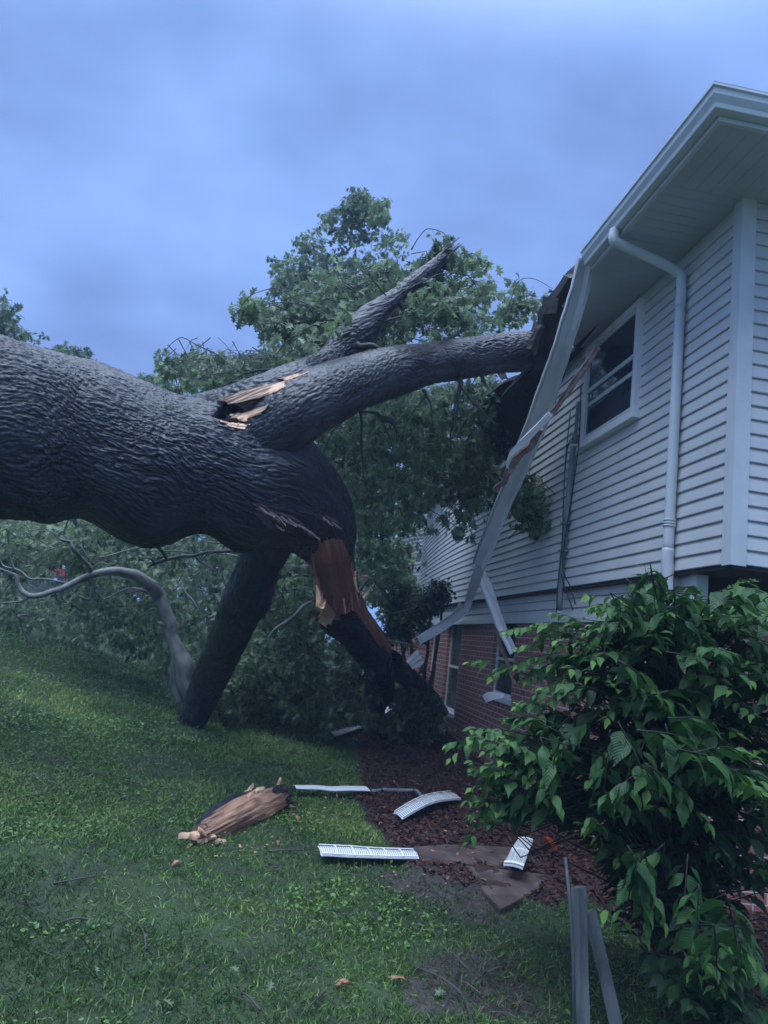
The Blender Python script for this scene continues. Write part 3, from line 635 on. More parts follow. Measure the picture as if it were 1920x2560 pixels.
# upper window
(ya, zc), (yb, _) = yz(1382, 897, W), yz(1262, 971, W); zt = yz(1614/K, 729/K, W)[1]; zt = min(max(zt, 4.75), 5.0)
z1 = yz(1488/K, 975/K, W)[1]; z2 = yz(1491/K, 1002/K, W)[1]
print('upper window', ya, yb, zc, zt, z1, z2)
g = Geo(); t_ = .058; x0 = W-.062
for lo, hi in (((x0, ya, zc), (W-.0, ya+t_, zt)), ((x0, yb-t_, zc), (W-.0, yb, zt)), ((x0, ya+t_, zt-t_), (W-.0, yb-t_, zt)), ((x0, ya+t_, zc), (W-.0, yb-t_, zc+t_))): g.box(lo, hi)
g.box((x0-.02, ya-.02, zc-.03), (W-.0, yb+.02, zc-.001))
f = g.make('window', 'frame', house)
g = Geo(); ia, ib, ic, it = ya+t_, yb-t_, zc+t_, zt-t_; s_ = .04
for lo, hi in (((x0+.012, ia, ic), (W-.0335, ia+s_, it)), ((x0+.012, ib-s_, ic), (W-.0335, ib, it)), ((x0+.012, ia+s_, it-s_), (W-.0335, ib-s_, it)), ((x0+.012, ia+s_, ic), (W-.0335, ib-s_, ic+s_)),
               ((x0+.010, ia+s_, z1-.022), (W-.0335, ib-s_, z1+.022)), ((x0+.014, ia+s_, z2-.045), (W-.0335, ib-s_, z2-.005))): g.box(lo, hi)
g.make('sash', 'trim', f)
g = Geo(); g.box((W-.034, ia, ic), (W-.028, ib, it)); gm = mat('window_glass', (.022, .028, .040), (.05, .06, .08), .05, 2, spec=.8); g.make('pane', gm, f)
# eave: gutter, fascia, soffit
GP = [(0, .135), (0, .118), (.012, .110), (.016, .075), (.040, .035), (.046, .008), (.05, .004), (.105, .004), (.105, .135), (.10, .135), (.10, .010), (.055, .012), (.022, .076), (.005, .135)]
g = Geo(); m = len(GP); V = [(EX+o_, YB, ZT+z) for o_, z in GP]+[(EX+o_, EY+o_, ZT+z) for o_, z in GP]+[(W+6.5, EY+o_, ZT+z) for o_, z in GP]
g.add(V, [(j*m+i, j*m+(i+1) % m, (j+1)*m+(i+1) % m, (j+1)*m+i) for j in (0, 1) for i in range(m)]+[tuple(range(m))]); g.make('gutter', 'trim', house)
g = Geo(); fx = EX+.108
g.add([(fx, YB, ZT-.03), (fx, EY+.108, ZT-.03), (W+6.5, EY+.108, ZT-.03), (fx, YB, ZT+.15), (fx, EY+.108, ZT+.15), (W+6.5, EY+.108, ZT+.15),
       (fx+.03, YB, ZT-.03), (fx+.03, EY+.138, ZT-.03), (W+6.5, EY+.138, ZT-.03)], [(0, 3, 4, 1), (1, 4, 5, 2), (0, 1, 7, 6), (1, 2, 8, 7)])
g.make('fascia', 'trim', house)
g = Geo(); sx = fx+.03; ys = EY+.138; z0 = ZT-.016; YS = YB+1.6
V = []; F = []
def sofp(g, x0, x1, y0, y1, nx, ny, ax):
    # panels with V-grooves across the overhang
    n = nx if ax == 'x' else ny
    for i in range(n):
        a, b = i/n, (i+1)/n
        if ax == 'y': g.hexa([(x0, y0+(y1-y0)*a+.002, z0), (x1, y0+(y1-y0)*a+.002, z0), (x1, y0+(y1-y0)*b-.0, z0), (x0, y0+(y1-y0)*b-.0, z0), (x0, y0+(y1-y0)*a+.002, z0+.01), (x1, y0+(y1-y0)*a+.002, z0+.01), (x1, y0+(y1-y0)*b-.0, z0+.01), (x0, y0+(y1-y0)*b-.0, z0+.01)])
        else: g.hexa([(x0+(x1-x0)*a+.002, y0, z0), (x0+(x1-x0)*b, y0, z0), (x0+(x1-x0)*b, y1, z0), (x0+(x1-x0)*a+.002, y1, z0), (x0+(x1-x0)*a+.002, y0, z0+.01), (x0+(x1-x0)*b, y0, z0+.01), (x0+(x1-x0)*b, y1, z0+.01), (x0+(x1-x0)*a+.002, y1, z0+.01)])
sofp(g, sx, W-.0, YC, YS, 0, int((YS-YC)/.10), 'y'); sofp(g, sx, W+6.5, ys, YC-.0, 66, 0, 'x'); g.make('soffit', 'soffit', house)
g = Geo(); g.box((sx, ys, ZT+.0), (W+6.5, YS, ZT+.05)); g.make('eave_lining', 'dark', house)
# roof
rz = ZT+.1365; RS = .36; px_ = EX+.012; py_ = EY+.012; L = 5.6
g = Geo()
g.add([(px_, py_, rz), (px_+L, py_+L, rz+L*RS), (px_+L, YB+.3, rz+L*RS), (px_, YB-.02, rz), (px_, py_, rz+.014), (px_+L, py_+L, rz+L*RS+.014), (px_+L, YB+.3, rz+L*RS+.014), (px_, YB-.02, rz+.014)],
      [(0, 1, 2, 3), (4, 7, 6, 5), (0, 3, 7, 4), (3, 2, 6, 7)])
g.add([(px_, py_, rz), (W+8, py_, rz), (W+8, py_+L, rz+L*RS), (px_+L, py_+L, rz+L*RS), (px_, py_, rz+.014), (W+8, py_, rz+.014), (W+8, py_+L, rz+L*RS+.014), (px_+L, py_+L, rz+L*RS+.014)], [(0, 1, 2, 3), (4, 7, 6, 5), (0, 4, 5, 1)])
g.add([(W-.12, YB+.6, ZT+.0), (px_+L, YB+.3, rz+L*RS-.02), (px_+L, YF+.4, rz+L*RS), (W-.1, YF+.4, ZT-.5), (W-.12, YB+.6, ZT+.05), (px_+L, YB+.3, rz+L*RS+.04), (px_+L, YF+.4, rz+L*RS+.06), (W-.1, YF+.4, ZT-.45)], [(0, 1, 2, 3), (4, 7, 6, 5), (0, 3, 7, 4)])
g.make('roof', 'shingle', house)
# torn roof deck bending down where the limb went through
V, F = ribbon(PE([(1253, 556, 6.95), (1215, 600, 7.0), (1176, 655, 7.1), (1157, 705, 7.2), (1152, 755, 7.35), (1140, 800, 7.8), (1085, 825, 8.4), (1052, 870, 9.0), (1058, 950, 9.5)]), PE([(1266, 600, 7.2), (1246, 650, 7.3), (1228, 720, 7.4), (1216, 780, 7.6), (1208, 830, 7.8), (1195, 880, 8.1), (1165, 940, 8.5), (1125, 1010, 8.9)]), .07, ((0, 0), (.3, .04), (.65, .02), (1, 0)), 40)
V = V+(np.stack([vnoise(V*7, s) for s in (1, 2, 3)], -1)-.5)*.05
d = mesh('torn_roof_deck', V, F, 'dark', house, False)
rt_ = np.random.default_rng(31)
for pts, wv in (([(1228, 640, 7.1), (1214, 720, 7.25), (1196, 800, 7.5)], .08), ([(1150, 770, 7.6), (1120, 812, 7.9), (1085, 850, 8.3)], .07), ([(1180, 800, 7.6), (1150, 860, 8.0), (1122, 905, 8.3)], .08), ([(1165, 700, 7.1), (1150, 722, 7.1), (1138, 752, 7.1)], .04)):
    g = Geo(); q = cat(PE(pts), 8); V, F = ribbon(q, q+np.array([wv, .03, -.02]), .06, n=8); g.add(V+(np.stack([vnoise(V*30, k) for k in (1, 2, 3)], -1)-.5)*.03, F); g.make('rafter', 'dark', d)
for k in range(5):                  # torn shingle tabs along the broken edge
    t_e = .1+k/5; ex = np.interp(t_e, [0, .3, .6, 1], [1245, 1185, 1154, 1070]); ey = np.interp(t_e, [0, .3, .6, 1], [566, 645, 735, 840]); ed = np.interp(t_e, [0, .3, .6, 1], [6.95, 7.05, 7.3, 8.5])
    a_ = P(ex+rt_.normal()*4, ey+rt_.normal()*5, ed-.03); u_ = unit(rt_.normal(size=3)*.5+np.array([-.25, .1, -.65])); s_v = unit(np.cross(u_, FW)+rt_.normal(size=3)*.3); L_ = .07+.12*rt_.random(); wv = .03+.05*rt_.random()
    V, F = ribbon([a_-s_v*wv, a_-s_v*wv+u_*L_], [a_+s_v*wv, a_+s_v*wv*.9+u_*L_*(.6+.5*rt_.random())], .006, ((0, 0), (.5, .006), (1, 0)), 4); mesh('shingle_tab', V, F, 'shingle', d)
# downspout with offset elbow
g = Geo(); dz_ = [P(1328, 488, 5.55), P(1330, 512, 5.55), P(1352, 537, 5.6)]
ytop = PX(1474, 600, W-.06)[1]; ybot = PX(1440, 1262, W-.06)[1]; yd = (ytop+ybot)/2
gy0 = float(PX(1328, 495, EX+.06)[1]); px0 = np.array([EX+.06, gy0, ZT+.01])
top = np.array([W-.065, yd, PX(1474, 600, W-.065)[2]])
pth = [px0, px0+[0, 0, -.10], px0+[.05, -.02, -.17], px0*.3+top*.7+[0, 0, .0], top+[-.02, 0, -.02], top+[0, 0, -.10]]
pth = [px0, px0+[.0, 0, -.09], px0+(top-px0)*.10+[0, 0, -.085], px0+(top-px0)*.9+[0, 0, .03], top+[0, 0, -.05], top+[0, 0, -.25]]
c = cat(pth, 40); V, F, A = tube(c, .042, 12); g.add(V, F, A)
bot = np.array([W-.065, yd, 2.55]); V, F, A = tube(np.linspace(top+[0, 0, -.24], bot, 30), .041, 12); g.add(V, F, A)
ds = g.make('downspout', 'trim', house, True)
g = Geo()
for i in range(3): V, F, A = tube(np.array([bot+[0, 0, .20+i*.022], bot+[0, 0, .212+i*.022]]), .049, 12); g.add(V, F, A)
V, F, A = tube(cat([bot+[0, 0, .03], bot+[0, 0, -.1], bot+[.05, -.01, -.5]], 12), .046, 12); g.add(V, F, A)
g.make('bracket', 'trim', ds, True)
# electric service pipe and loose wires on the side wall
g = Geo(); cx = W-.055; ts = [PX(1249, 868, cx), PX(1243, 945, cx), PX(1238, 965, cx), PX(1226, 1100, cx), PX(1213, 1225, cx), PX(1209, 1318, cx)]
g.tube(cat(ts[:2], 6), .018, 8); g.tube(cat(ts[2:], 16), .030, 10); g.tube(np.array([ts[1]+[0, 0, .03], ts[1]-[0, 0, .06]]), .036, 10)
cd = g.make('conduit', 'grey', house, True)
g = Geo()
for pts in ([(1232, 890), (1222, 990), (1217, 1090), (1214, 1180), (1205, 1262), (1202, 1322)], [(1255, 835), (1250, 960), (1232, 1090), (1215, 1215), (1232, 1268), (1243, 1305)], [(1219, 1020), (1228, 960), (1239, 945)], [(1212, 1240), (1222, 1275), (1238, 1318)]):
    g.tube(cat([PX(x, y, W-.1) for x, y in pts], 24), .0065, 5)
g.make('wire', 'cable', cd, True)
for x, y in ((1222, 1130), (1216, 1190)): q = PX(x, y, W-.06); g = Geo(); g.box(q-[.04, .05, .012], q+[.04, .05, .012]); g.make('strap', 'grey', cd)
# hairline crack twigs stuck on the siding
# recessed wing beyond the far corner
wing = empty('house_wing', (W+.8, YF+.1, 0), label='recessed far wing of the house with pale siding behind the shrub', cat='house wing')
g = Geo()
for i in range(28):
    z = 1.9+i*.1016; g.add([(W+1.2, YF+.05, z+.004), (W+.0, YF+4.5, z+.004), (W+.0, YF+4.5, z+.1), (W+1.2, YF+.05, z+.1), (W+1.18, YF+.05, z), (W-.02, YF+4.5, z), (W+.01, YF+4.5, z+.1), (W+1.21, YF+.05, z+.1)], [(4, 7, 6, 5), (4, 5, 1, 0)])
g.make('siding', 'siding', wing)
V = [(W+.9, YF+.05, -.5), (W-.0, YF+4.5, -.5), (W-.0, YF+4.5, 1.9), (W+.9, YF+.05, 1.9)]
Geo().add(V, [(0, 3, 2, 1)], U=np.array([(0, -.5), (4.6, -.5), (4.6, 1.9), (0, 1.9)])).make('brick_wall', 'brick', wing, uv=True)
# ------------------------------------------------------------------ torn trim hanging from the eave
LIP = ((0, 0), (.05, .02), (.09, .0), (.14, .022), (.19, .0), (.75, .0), (.80, -.05), (1, -.06))
def strip(name, Lp, Rp, thick, prof, m, n=40, wob=.0, parent=None, lin=False, **kw):
    V, F = ribbon(PE(Lp), PE(Rp), thick, prof, n, lin)
    if wob: V = V+(np.stack([vnoise(V*9, s) for s in (1, 2, 3)], -1)-.5)*wob
    return mesh(name, V, F, m, parent, **kw)
d0 = float((np.array([EX, YB, ZT+.1])-O)@FW)
Lh = [(1247, 556, d0), (1230, 620, d0+.05), (1206.5, 691, d0+.15), (1191.8, 746, d0+.25), (1153.5, 850, d0+.6), (1128, 921, d0+.85), (1103, 975, d0+1.1), (1086, 1032, d0+1.35), (1065, 1084, d0+1.6), (1049, 1122, d0+1.75), (1033, 1160, d0+1.9), (1017, 1214, d0+2.15)]
Rh = [(1268, 560, d0+.1), (1260, 625, d0+.15), (1243, 691, d0+.22), (1227, 740, d0+.32), (1208, 801, d0+.55), (1184, 885, d0+.85), (1160, 950, d0+1.1), (1139, 1000, d0+1.3), (1099, 1084, d0+1.65), (1075, 1150, d0+1.85), (1058, 1199, d0+2.0), (1048, 1222, d0+2.1)]
Lh = [(a[0]+(b[0]-a[0])*.14, a[1]+(b[1]-a[1])*.14, a[2]) for a, b in zip(Lh, Rh)]
strip('hanging_gutter', Lh, Rh, .012, LIP, 'trim', 67, .010, None, True, label='long white gutter and fascia strip torn loose and hanging down from the broken eave', cat='gutter strip')
strip('fascia_strip', [(1031, 1205, d0+2.2), (1018, 1246, d0+2.3), (1006, 1290, d0+2.5), (1002, 1310, d0+2.55)], [(1050, 1215, d0+2.2), (1040, 1250, d0+2.3), (1024, 1290, d0+2.5), (1014, 1318, d0+2.55)], .012, ((0, 0), (1, 0)), 'soffit', 12,
      label='narrow grey trim end dangling below the long torn gutter', cat='trim strip')
strip('gutter_piece', cv([(655, 600, 9.1), (720, 760, 9.0), (790, 930, 8.9), (865, 1130, 8.75), (940, 1290, 8.6), (1015, 1425, 8.5)], 3.687, 1000, 1250), cv([(780, 610, 9.1), (830, 730, 9.0), (890, 900, 8.9), (980, 1150, 8.75), (1035, 1280, 8.6), (1085, 1395, 8.5)], 3.687, 1000, 1250),
      .01, ((0, .0), (.08, .03), (.14, 0), (.42, 0), (.5, -.035), (.62, -.02), (.9, 0), (1, .03)), 'metal', 40, .015, label='bright bare metal gutter piece leaning over the lower window', cat='gutter piece')
o = strip('bent_flashing', cv([(600, 975, 9.2), (520, 1035, 9.3), (420, 1100, 9.4), (300, 1180, 9.5), (160, 1262, 9.6)], 3.687, 1000, 1250), cv([(640, 1032, 9.2), (560, 1095, 9.3), (450, 1175, 9.4), (320, 1255, 9.5), (190, 1332, 9.6)], 3.687, 1000, 1250),
      .008, ((0, 0), (1, 0)), 'metal', 24, .012, label='white bent flashing sticking out left from the wall above the brick', cat='flashing')
strip('folded_flange', cv([(548, 940, 9.15), (500, 1020, 9.25), (400, 1098, 9.35), (290, 1172, 9.5), (120, 1288, 9.65)], 3.687, 1000, 1250), cv([(600, 975, 9.2), (520, 1035, 9.3), (420, 1100, 9.4), (300, 1180, 9.5), (160, 1262, 9.6)], 3.687, 1000, 1250),
      .006, ((0, 0), (1, 0)), 'metal', 24, .0, parent=o)
bd = lambda q: [(x, y, d0+e) for x, y, e in cv(q, 4.74, 1200, 800)]
o = strip('broken_board', bd([(1370, 300, .32), (1290, 440, .34), (1120, 660, .38), (990, 850, .42), (820, 1080, .5)]), bd([(1425, 340, .32), (1345, 470, .34), (1190, 690, .38), (1050, 880, .42), (875, 1110, .5)]), .04, ((0, 0), (.3, .01), (.7, .0), (1, .008)), 'torn', 30, .02, label='splintered reddish board crossing in front of the long gutter up to the upper window', cat='broken board')
strip('metal_cover', bd([(810, 1085, .47), (620, 1280, .58), (470, 1430, .7), (385, 1545, .8), (300, 1770, .98)]), bd([(868, 1132, .47), (690, 1310, .58), (530, 1480, .7), (400, 1610, .8), (330, 1770, .98)]), .03, ((0, 0), (1, 0)), 'metal', 24, .006, parent=o)
strip('torn_end', bd([(660, 1290, .6), (520, 1500, .74), (390, 1640, .86), (300, 1800, 1.0), (190, 1945, 1.14), (160, 2000, 1.2)]), bd([(760, 1280, .58), (600, 1530, .74), (470, 1670, .86), (350, 1860, 1.0), (270, 1935, 1.14), (200, 2040, 1.2)]), .03, ((0, 0), (.4, .012), (1, 0)), 'torn', 30, .05, parent=o)
# small scraps caught in the broken roof
strip('metal_scrap', cv([(390, 590, 7.9), (540, 545, 7.85), (720, 535, 7.8)], 4.74, 1200, 800), cv([(500, 600, 7.9), (600, 590, 7.85), (690, 560, 7.8)], 4.74, 1200, 800), .004, ((0, 0), (.5, .03), (1, 0)), 'metal', 12, .02, label='small crumpled silver scrap wedged under the limb at the roof', cat='metal scrap')
strip('sill_scrap', cv([(755, 1805, 8.2), (830, 1770, 8.15), (960, 1790, 8.1)], 3.687, 1000, 1250), cv([(790, 1870, 8.2), (840, 1850, 8.15), (950, 1820, 8.1)], 3.687, 1000, 1250), .006, ((0, 0), (1, 0)), 'metal', 10, .01, label='white scrap of trim resting behind the green shrub below the second window', cat='trim scrap')
strip('siding_scrap', cv([(40, 1500, 10.8), (150, 1385, 10.9), (165, 1400, 10.9)], 3.687, 1000, 1250), cv([(120, 1560, 10.8), (180, 1530, 10.85), (215, 1500, 10.9)], 3.687, 1000, 1250), .01, ((0, 0), (.3, .02), (.32, 0), (.62, .02), (.64, 0), (1, .02)), 'metal', 8, .01, label='torn piece of siding hanging in the dark shrub beside the brick', cat='siding scrap')
g = Geo(); q = cat(PE(cv([(870, 1200, 8.8), (900, 1320, 8.75), (955, 1460, 8.7), (1040, 1700, 8.6)], 3.687, 1000, 1250)), 14); V, F = ribbon(q, q+RT*.042, .02, n=14); g.add(V, F)
g.make('wood_lath', 'bark_chip', label='thin orange wood lath standing in front of the second window', cat='wood lath')
g = Geo(); q = cat(PE([(774, 1240, 12), (790, 1244, 12), (802, 1248, 12)]), 8); V, F = ribbon(q, q-UPV*.10, .05, n=8); g.add(V, F); g.make('split_board', 'wood', label='bright split board in the leaves right of the broken branch', cat='split board')
strip('siding_scrap', [(850, 1222, 13), (853, 1213, 13), (862, 1216, 13)], [(856, 1232, 13), (861, 1228, 13), (866, 1224, 13)], .01, ((0, 0), (1, 0)), 'metal', 6, 0, label='small white scrap hanging in the foliage left of the far house corner', cat='siding scrap')
strip('plywood_sheet', [(795, 1272, 13), (830, 1250, 13), (852, 1236, 13)], [(822, 1285, 13), (840, 1270, 13), (860, 1243, 13)], .01, ((0, 0), (1, 0)), 'soffit', 8, .02, label='pale crumpled sheet lying in the leaves below the small white scrap', cat='sheet')

# ------------------------------------------------------------------ vented panels and scraps on the ground
def ground_panel(name, pts, h, m, lift, ribs=0, curl=0., slots=0, **kw):
    """pts: near-left, far-left, far-right, near-right picture points of a sheet lying on the ground"""
    A = np.array([G(*p, dz=.03) for p in pts]); nu, nv = 28, 8
    u = np.linspace(0, 1, nu)[:, None]; v = np.linspace(0, 1, nv)[None]
    g2 = lambda a: a[:, :, None]
    Q = g2((1-u)*(1-v))*A[0]+g2((1-u)*v)*A[1]+g2(u*v)*A[2]+g2(u*(1-v))*A[3]
    Q[..., 2] += lift+curl*(np.sin(np.pi*u)*np.ones_like(v))+.012*np.sin(np.pi*v)*np.ones_like(u)+.012*(vnoise(Q*6, 8)-.5)
    V = np.concatenate([Q.reshape(-1, 3), Q.reshape(-1, 3)-[0, 0, h]]); F = []
    idx = lambda i, j, k=0: k*nu*nv+i*nv+j
    for i in range(nu-1):
        for j in range(nv-1):
            F += [(idx(i, j), idx(i+1, j), idx(i+1, j+1), idx(i, j+1)), (idx(i, j, 1), idx(i, j+1, 1), idx(i+1, j+1, 1), idx(i+1, j, 1))]
    for i in range(nu-1): F += [(idx(i, 0), idx(i, 0, 1), idx(i+1, 0, 1), idx(i+1, 0)), (idx(i, nv-1), idx(i+1, nv-1), idx(i+1, nv-1, 1), idx(i, nv-1, 1))]
    for j in range(nv-1): F += [(idx(0, j), idx(0, j+1), idx(0, j+1, 1), idx(0, j, 1)), (idx(nu-1, j), idx(nu-1, j, 1), idx(nu-1, j+1, 1), idx(nu-1, j+1))]
    o = mesh(name, V, F, m, None, **kw)
    def on(a, b, up): 
        i = a*(nu-1); i0 = min(int(i), nu-2); j = b*(nv-1); j0 = min(int(j), nv-2); fi, fj = i-i0, j-j0
        return Q[i0, j0]*(1-fi)*(1-fj)+Q[i0+1, j0]*fi*(1-fj)+Q[i0, j0+1]*(1-fi)*fj+Q[i0+1, j0+1]*fi*fj+np.array([0, 0, up])
    if ribs:
        g = Geo()
        for k in range(1, ribs):
            a = k/ribs; V, F = ribbon([on(a-.006, b, .010) for b in np.linspace(.02, .98, 6)], [on(a+.006, b, .010) for b in np.linspace(.02, .98, 6)], .006, n=6); g.add(V, F)
        for b in (.03, .97): V, F = ribbon([on(a, b-.025, .008) for a in np.linspace(.01, .99, 12)], [on(a, b+.025, .008) for a in np.linspace(.01, .99, 12)], .006, n=14); g.add(V, F)
        g.make('rib', 'metal', o)
    if slots:
        g = Geo()
        for k in range(slots):
            a = (k+.5)/slots
            for b0, b1 in ((.12, .46), (.54, .88)):
                V, F = ribbon([on(a-.2/slots, b0, .0035), on(a-.2/slots, b1, .0035)], [on(a+.2/slots, b0, .0035), on(a+.2/slots, b1, .0035)], .002, n=4); g.add(V, F)
        g.make('vent_slots', 'slot', o)
    return o
z3 = lambda q: [p[:2] for p in cv(q, 3.318, 700, 1940)]; z4 = lambda q: [p[:2] for p in cv(q, 4.1475, 1100, 2050)]
grp = 'white soffit panels blown onto the lawn and mulch'
ground_panel('soffit_panel', z3([(335, 707), (305, 625), (1110, 655), (1150, 722)]), .006, 'metal', .035, 6, .0, 46, label='flat white vented soffit panel on the grass by the flagstones', cat='soffit panel', group=grp)
ground_panel('soffit_panel', z3([(1010, 410), (935, 355), (1410, 172), (1500, 237)]), .006, 'metal', .05, 6, .05, 40, label='curved white vented soffit panel lying on the dark mulch', cat='soffit panel', group=grp)
ground_panel('soffit_panel', z3([(130, 150), (100, 117), (690, 121), (745, 163)]), .006, 'metal', .045, 0, .0, 0, label='narrow white soffit strip between the log and the bent pipe', cat='soffit panel', group=grp)
ground_panel('soffit_panel', [(722, 1597), (714, 1588), (772, 1573), (782, 1578)], .006, 'metal', .04, 3, .0, 0, label='far short white soffit strip at the mulch edge below the broken branch', cat='soffit panel', group=grp)
ground_panel('soffit_panel', [(832, 1548), (826, 1540), (850, 1522), (858, 1528)], .006, 'metal', .06, 0, .0, 0, label='small white panel half hidden at the foot of the broken branch', cat='soffit panel', group=grp)
ground_panel('vent_cover', z4([(645, 612), (800, 330), (955, 350), (848, 650)]), .012, 'metal', .10, 10, .01, 14, label='white louvred vent cover lying on the reddish flagstone', cat='vent cover')
g = Geo(); pp = [G(*p, dz=.05) for p in z3([(765, 128), (860, 120), (1000, 122), (1120, 124), (1150, 140), (1185, 185), (1222, 228)])]
g.tube(cat(pp, 36), .021, 10); g.tube(np.array([pp[1], pp[1]+(pp[2]-pp[1])*.12]), .027, 10); g.make('bent_pipe', 'grey', None, True, label='bent grey metal pipe lying on the mulch', cat='pipe')
# wood chips
def chip(x, y, ln, wd, a, lab):
    c = G(x, y, .02); t = np.array([math.cos(a), math.sin(a), .15]); s = np.array([-math.sin(a), math.cos(a), .3]); q = cat([c-t*ln/2, c+s*wd*.3+[0, 0, .01], c+t*ln/2], 8)
    wv = wd*.7*np.array([.15, .5, 1, .8, .95, .6, .4, .08])[:, None]; V, F = ribbon(q-s*wv/2, q+s*wv/2, .006, ((0, 0), (.35, .006), (.6, .001), (1, .004)), 8)
    V = V+(np.stack([vnoise(V*70, k) for k in (1, 2, 3)], -1)-.5)*.014
    mesh('wood_chip', V, F, 'bark_chip', None, label=lab, cat='wood chip', group='wood chips torn from the trunk')
for a in ((628, 1747, .10, .07, .3, 'curled pale wood chip at the right end of the log'), (648, 1770, .07, .06, 1.1, 'small pale wood chip on the grass between log and white panel'), (893, 1690, .14, .05, 2.4, 'orange wood chip on the mulch above the bent pipe'),
          (826, 1747, .16, .03, .1, 'thin straw coloured splinter on the mulch under the pipe'), (742, 2130, .09, .03, 0.0, 'orange splinter in the grass near the bottom of the lawn'), (858, 2118, .10, .03, -.4, 'orange splinter at the edge of the bare soil'),
          (382, 1868, .07, .05, .5, 'small brown chip in the grass lower left of the log'), (601, 1822, .06, .03, 1.5, 'narrow pink chip on the grass below the log'), (815, 1700, .12, .035, .2, 'pale splinter at the top left of the bent pipe')): chip(*a)
# twigs on the ground
g = Geo(); g.tube(cat([G(890, 2085, .02), G(950, 2110, .05), G(1000, 2150, .03), G(1020, 2212, .02), G(1030, 2260, .02)], 20), .006, 5); g.make('fallen_twig', 'twig', label='long thin bare twig curving over the soil at the bottom', cat='twig')
g = Geo(); g.tube(cat([G(205, 1388, .04), G(230, 1393, .05), G(262, 1398, .06), G(290, 1402, .05)], 14), .035, 7); g.tube(cat([G(262, 1398, .06), P(240, 1383, 11.3), P(232, 1370, 11.3)], 8), .015, 5); g.make('fallen_branch', 'grey_bark', label='short grey branch lying on the grass edge at left under the leaves', cat='branch')
tw = np.random.default_rng(77)
for x, y in sample_poly([(20, 1420), (360, 1430), (620, 1600), (740, 1640), (780, 1900), (700, 2180), (60, 2180)], 16, tw):
    c_ = G(x, y, .02); a_ = tw.random()*6.3; L_ = .10+.22*tw.random(); u_ = np.array([math.cos(a_), math.sin(a_), 0]); v_ = np.array([-u_[1], u_[0], 0])
    g = Geo(); g.tube(cat([c_-u_*L_/2, c_+v_*.03*tw.normal()+[0, 0, .015], c_+u_*L_/2+[0, 0, .01]], 8), np.linspace(.006, .003, 8), 5); g.tube(np.array([c_, c_+u_*L_*.25+v_*L_*.3+[0, 0, .02]]), np.array([.004, .002]), 4)
    g.make('fallen_twig', 'twig', label='short dark twig lying loose in the lawn grass', cat='twig', group='twigs scattered over the lawn')
cp_ = np.concatenate([np.array([G(x, y)[:2] for x, y in sample_poly([(400, 1800), (560, 1740), (700, 1740), (700, 1800), (520, 1880), (400, 1870)], 90, tw)]), np.array([G(x, y)[:2] for x, y in sample_poly([(600, 1600), (960, 1620), (1150, 1900), (880, 1960), (700, 1800)], 160, tw)])]); kc = len(cp_)
sz = np.stack([.006+.012*tw.random(kc), .012+.030*tw.random(kc)**2, .02+0*cp_[:, 0]], 1); Rm = rotset(unit(tw.normal(size=(kc, 3))*[1, 1, .3]), unit(tw.normal(size=(kc, 3))*.5+[0, 0, 1]))
V = np.einsum('nij,nkj->nki', Rm, FL[None]*sz[:, None])+np.column_stack([cp_, gz(cp_[:, 0], cp_[:, 1])+.035+.02*tw.random(kc)])[:, None]
mesh('bark_crumbs', V.reshape(-1, 3), [(np.arange(4)[None]+np.arange(kc)[:, None]*4)], 'bark_chip', None, False, kind='stuff', label='small wood and bark crumbs around the log and panels', cat='crumbs')
# stakes at lower right
zb_ = lambda q: cv(q, 1.907, 1050, 1400)
def board(Lp, Rp, th, name, m, **kw):
    V, F = ribbon(Lp, Rp, th, ((0, 0), (.5, .001), (1, 0)), 12); V = V+(np.stack([vnoise(V*8, k) for k in (1, 2, 3)], -1)-.5)*.006; return mesh(name, V, F, m, None, **kw)
gA = G(1247, 2255); gB = G(1264, 2255); dA = float((gA-O)@FW)
board([P(*zb_([(718, 1560)])[0][:2], dA+.25), gA-[0, 0, .05]], [P(*zb_([(758, 1550)])[0][:2], dA+.28), gB-[0, 0, .05]], .045, 'wooden_stake', 'weathered', label='upright grey weathered stake under the green shrub', cat='stake')
g = Geo(); g.tube(cat([P(*zb_([(692, 1420)])[0][:2], dA+.15), P(*zb_([(712, 1600)])[0][:2], dA+.06), P(*zb_([(730, 1900)])[0][:2], dA+.02), G(1243, 2240)-[0, 0, .05]], 16), .008, 6)
g.make('garden_cane', 'weathered', None, True, label='thin pale cane standing along the left edge of the stake', cat='cane')
gC = G(1335, 2270); gD = G(1352, 2264)
board([P(*zb_([(785, 1690)])[0][:2], dA+.35), gC-[0, 0, .05]], [P(*zb_([(820, 1662)])[0][:2], dA+.38), gD-[0, 0, .05]], .03, 'leaning_board', 'weathered', label='second grey board leaning to the right behind the upright stake', cat='board')
# orange object and pale block under the shrub
c = G(1187, 1868); Pq = [P(*q, float((c-O)@FW)-.02) for q in z4([(1075, 175), (1120, 215), (1150, 260), (1175, 310)])]
V, F = ribbon(Pq, [P(*q, float((c-O)@FW)-.0) for q in z4([(1105, 185), (1150, 200), (1200, 235), (1205, 310)])], .01, ((0, 0), (.5, .02), (1, 0)), 12); o = mesh('garden_tool', V, F, 'terracotta', None, label='small bright orange curved object under the green shrub', cat='garden tool')
g = Geo(); q = np.array([P(*z4([(1190, 312)])[0], float((c-O)@FW)), P(*z4([(1150, 400)])[0], float((c-O)@FW)), P(*z4([(1110, 470)])[0], float((c-O)@FW))]); g.tube(cat(q, 8), .012, 7); g.make('handle', 'cable', o, True)
c = G(1510, 1925); g = Geo(); g.box((c[0]-.13, c[1]-.08, c[2]-.05), (c[0]+.13, c[1]+.08, c[2]+.10)); g.make('edging_block', 'concrete', label='pale concrete edging block in the shade behind the stakes', cat='edging block')

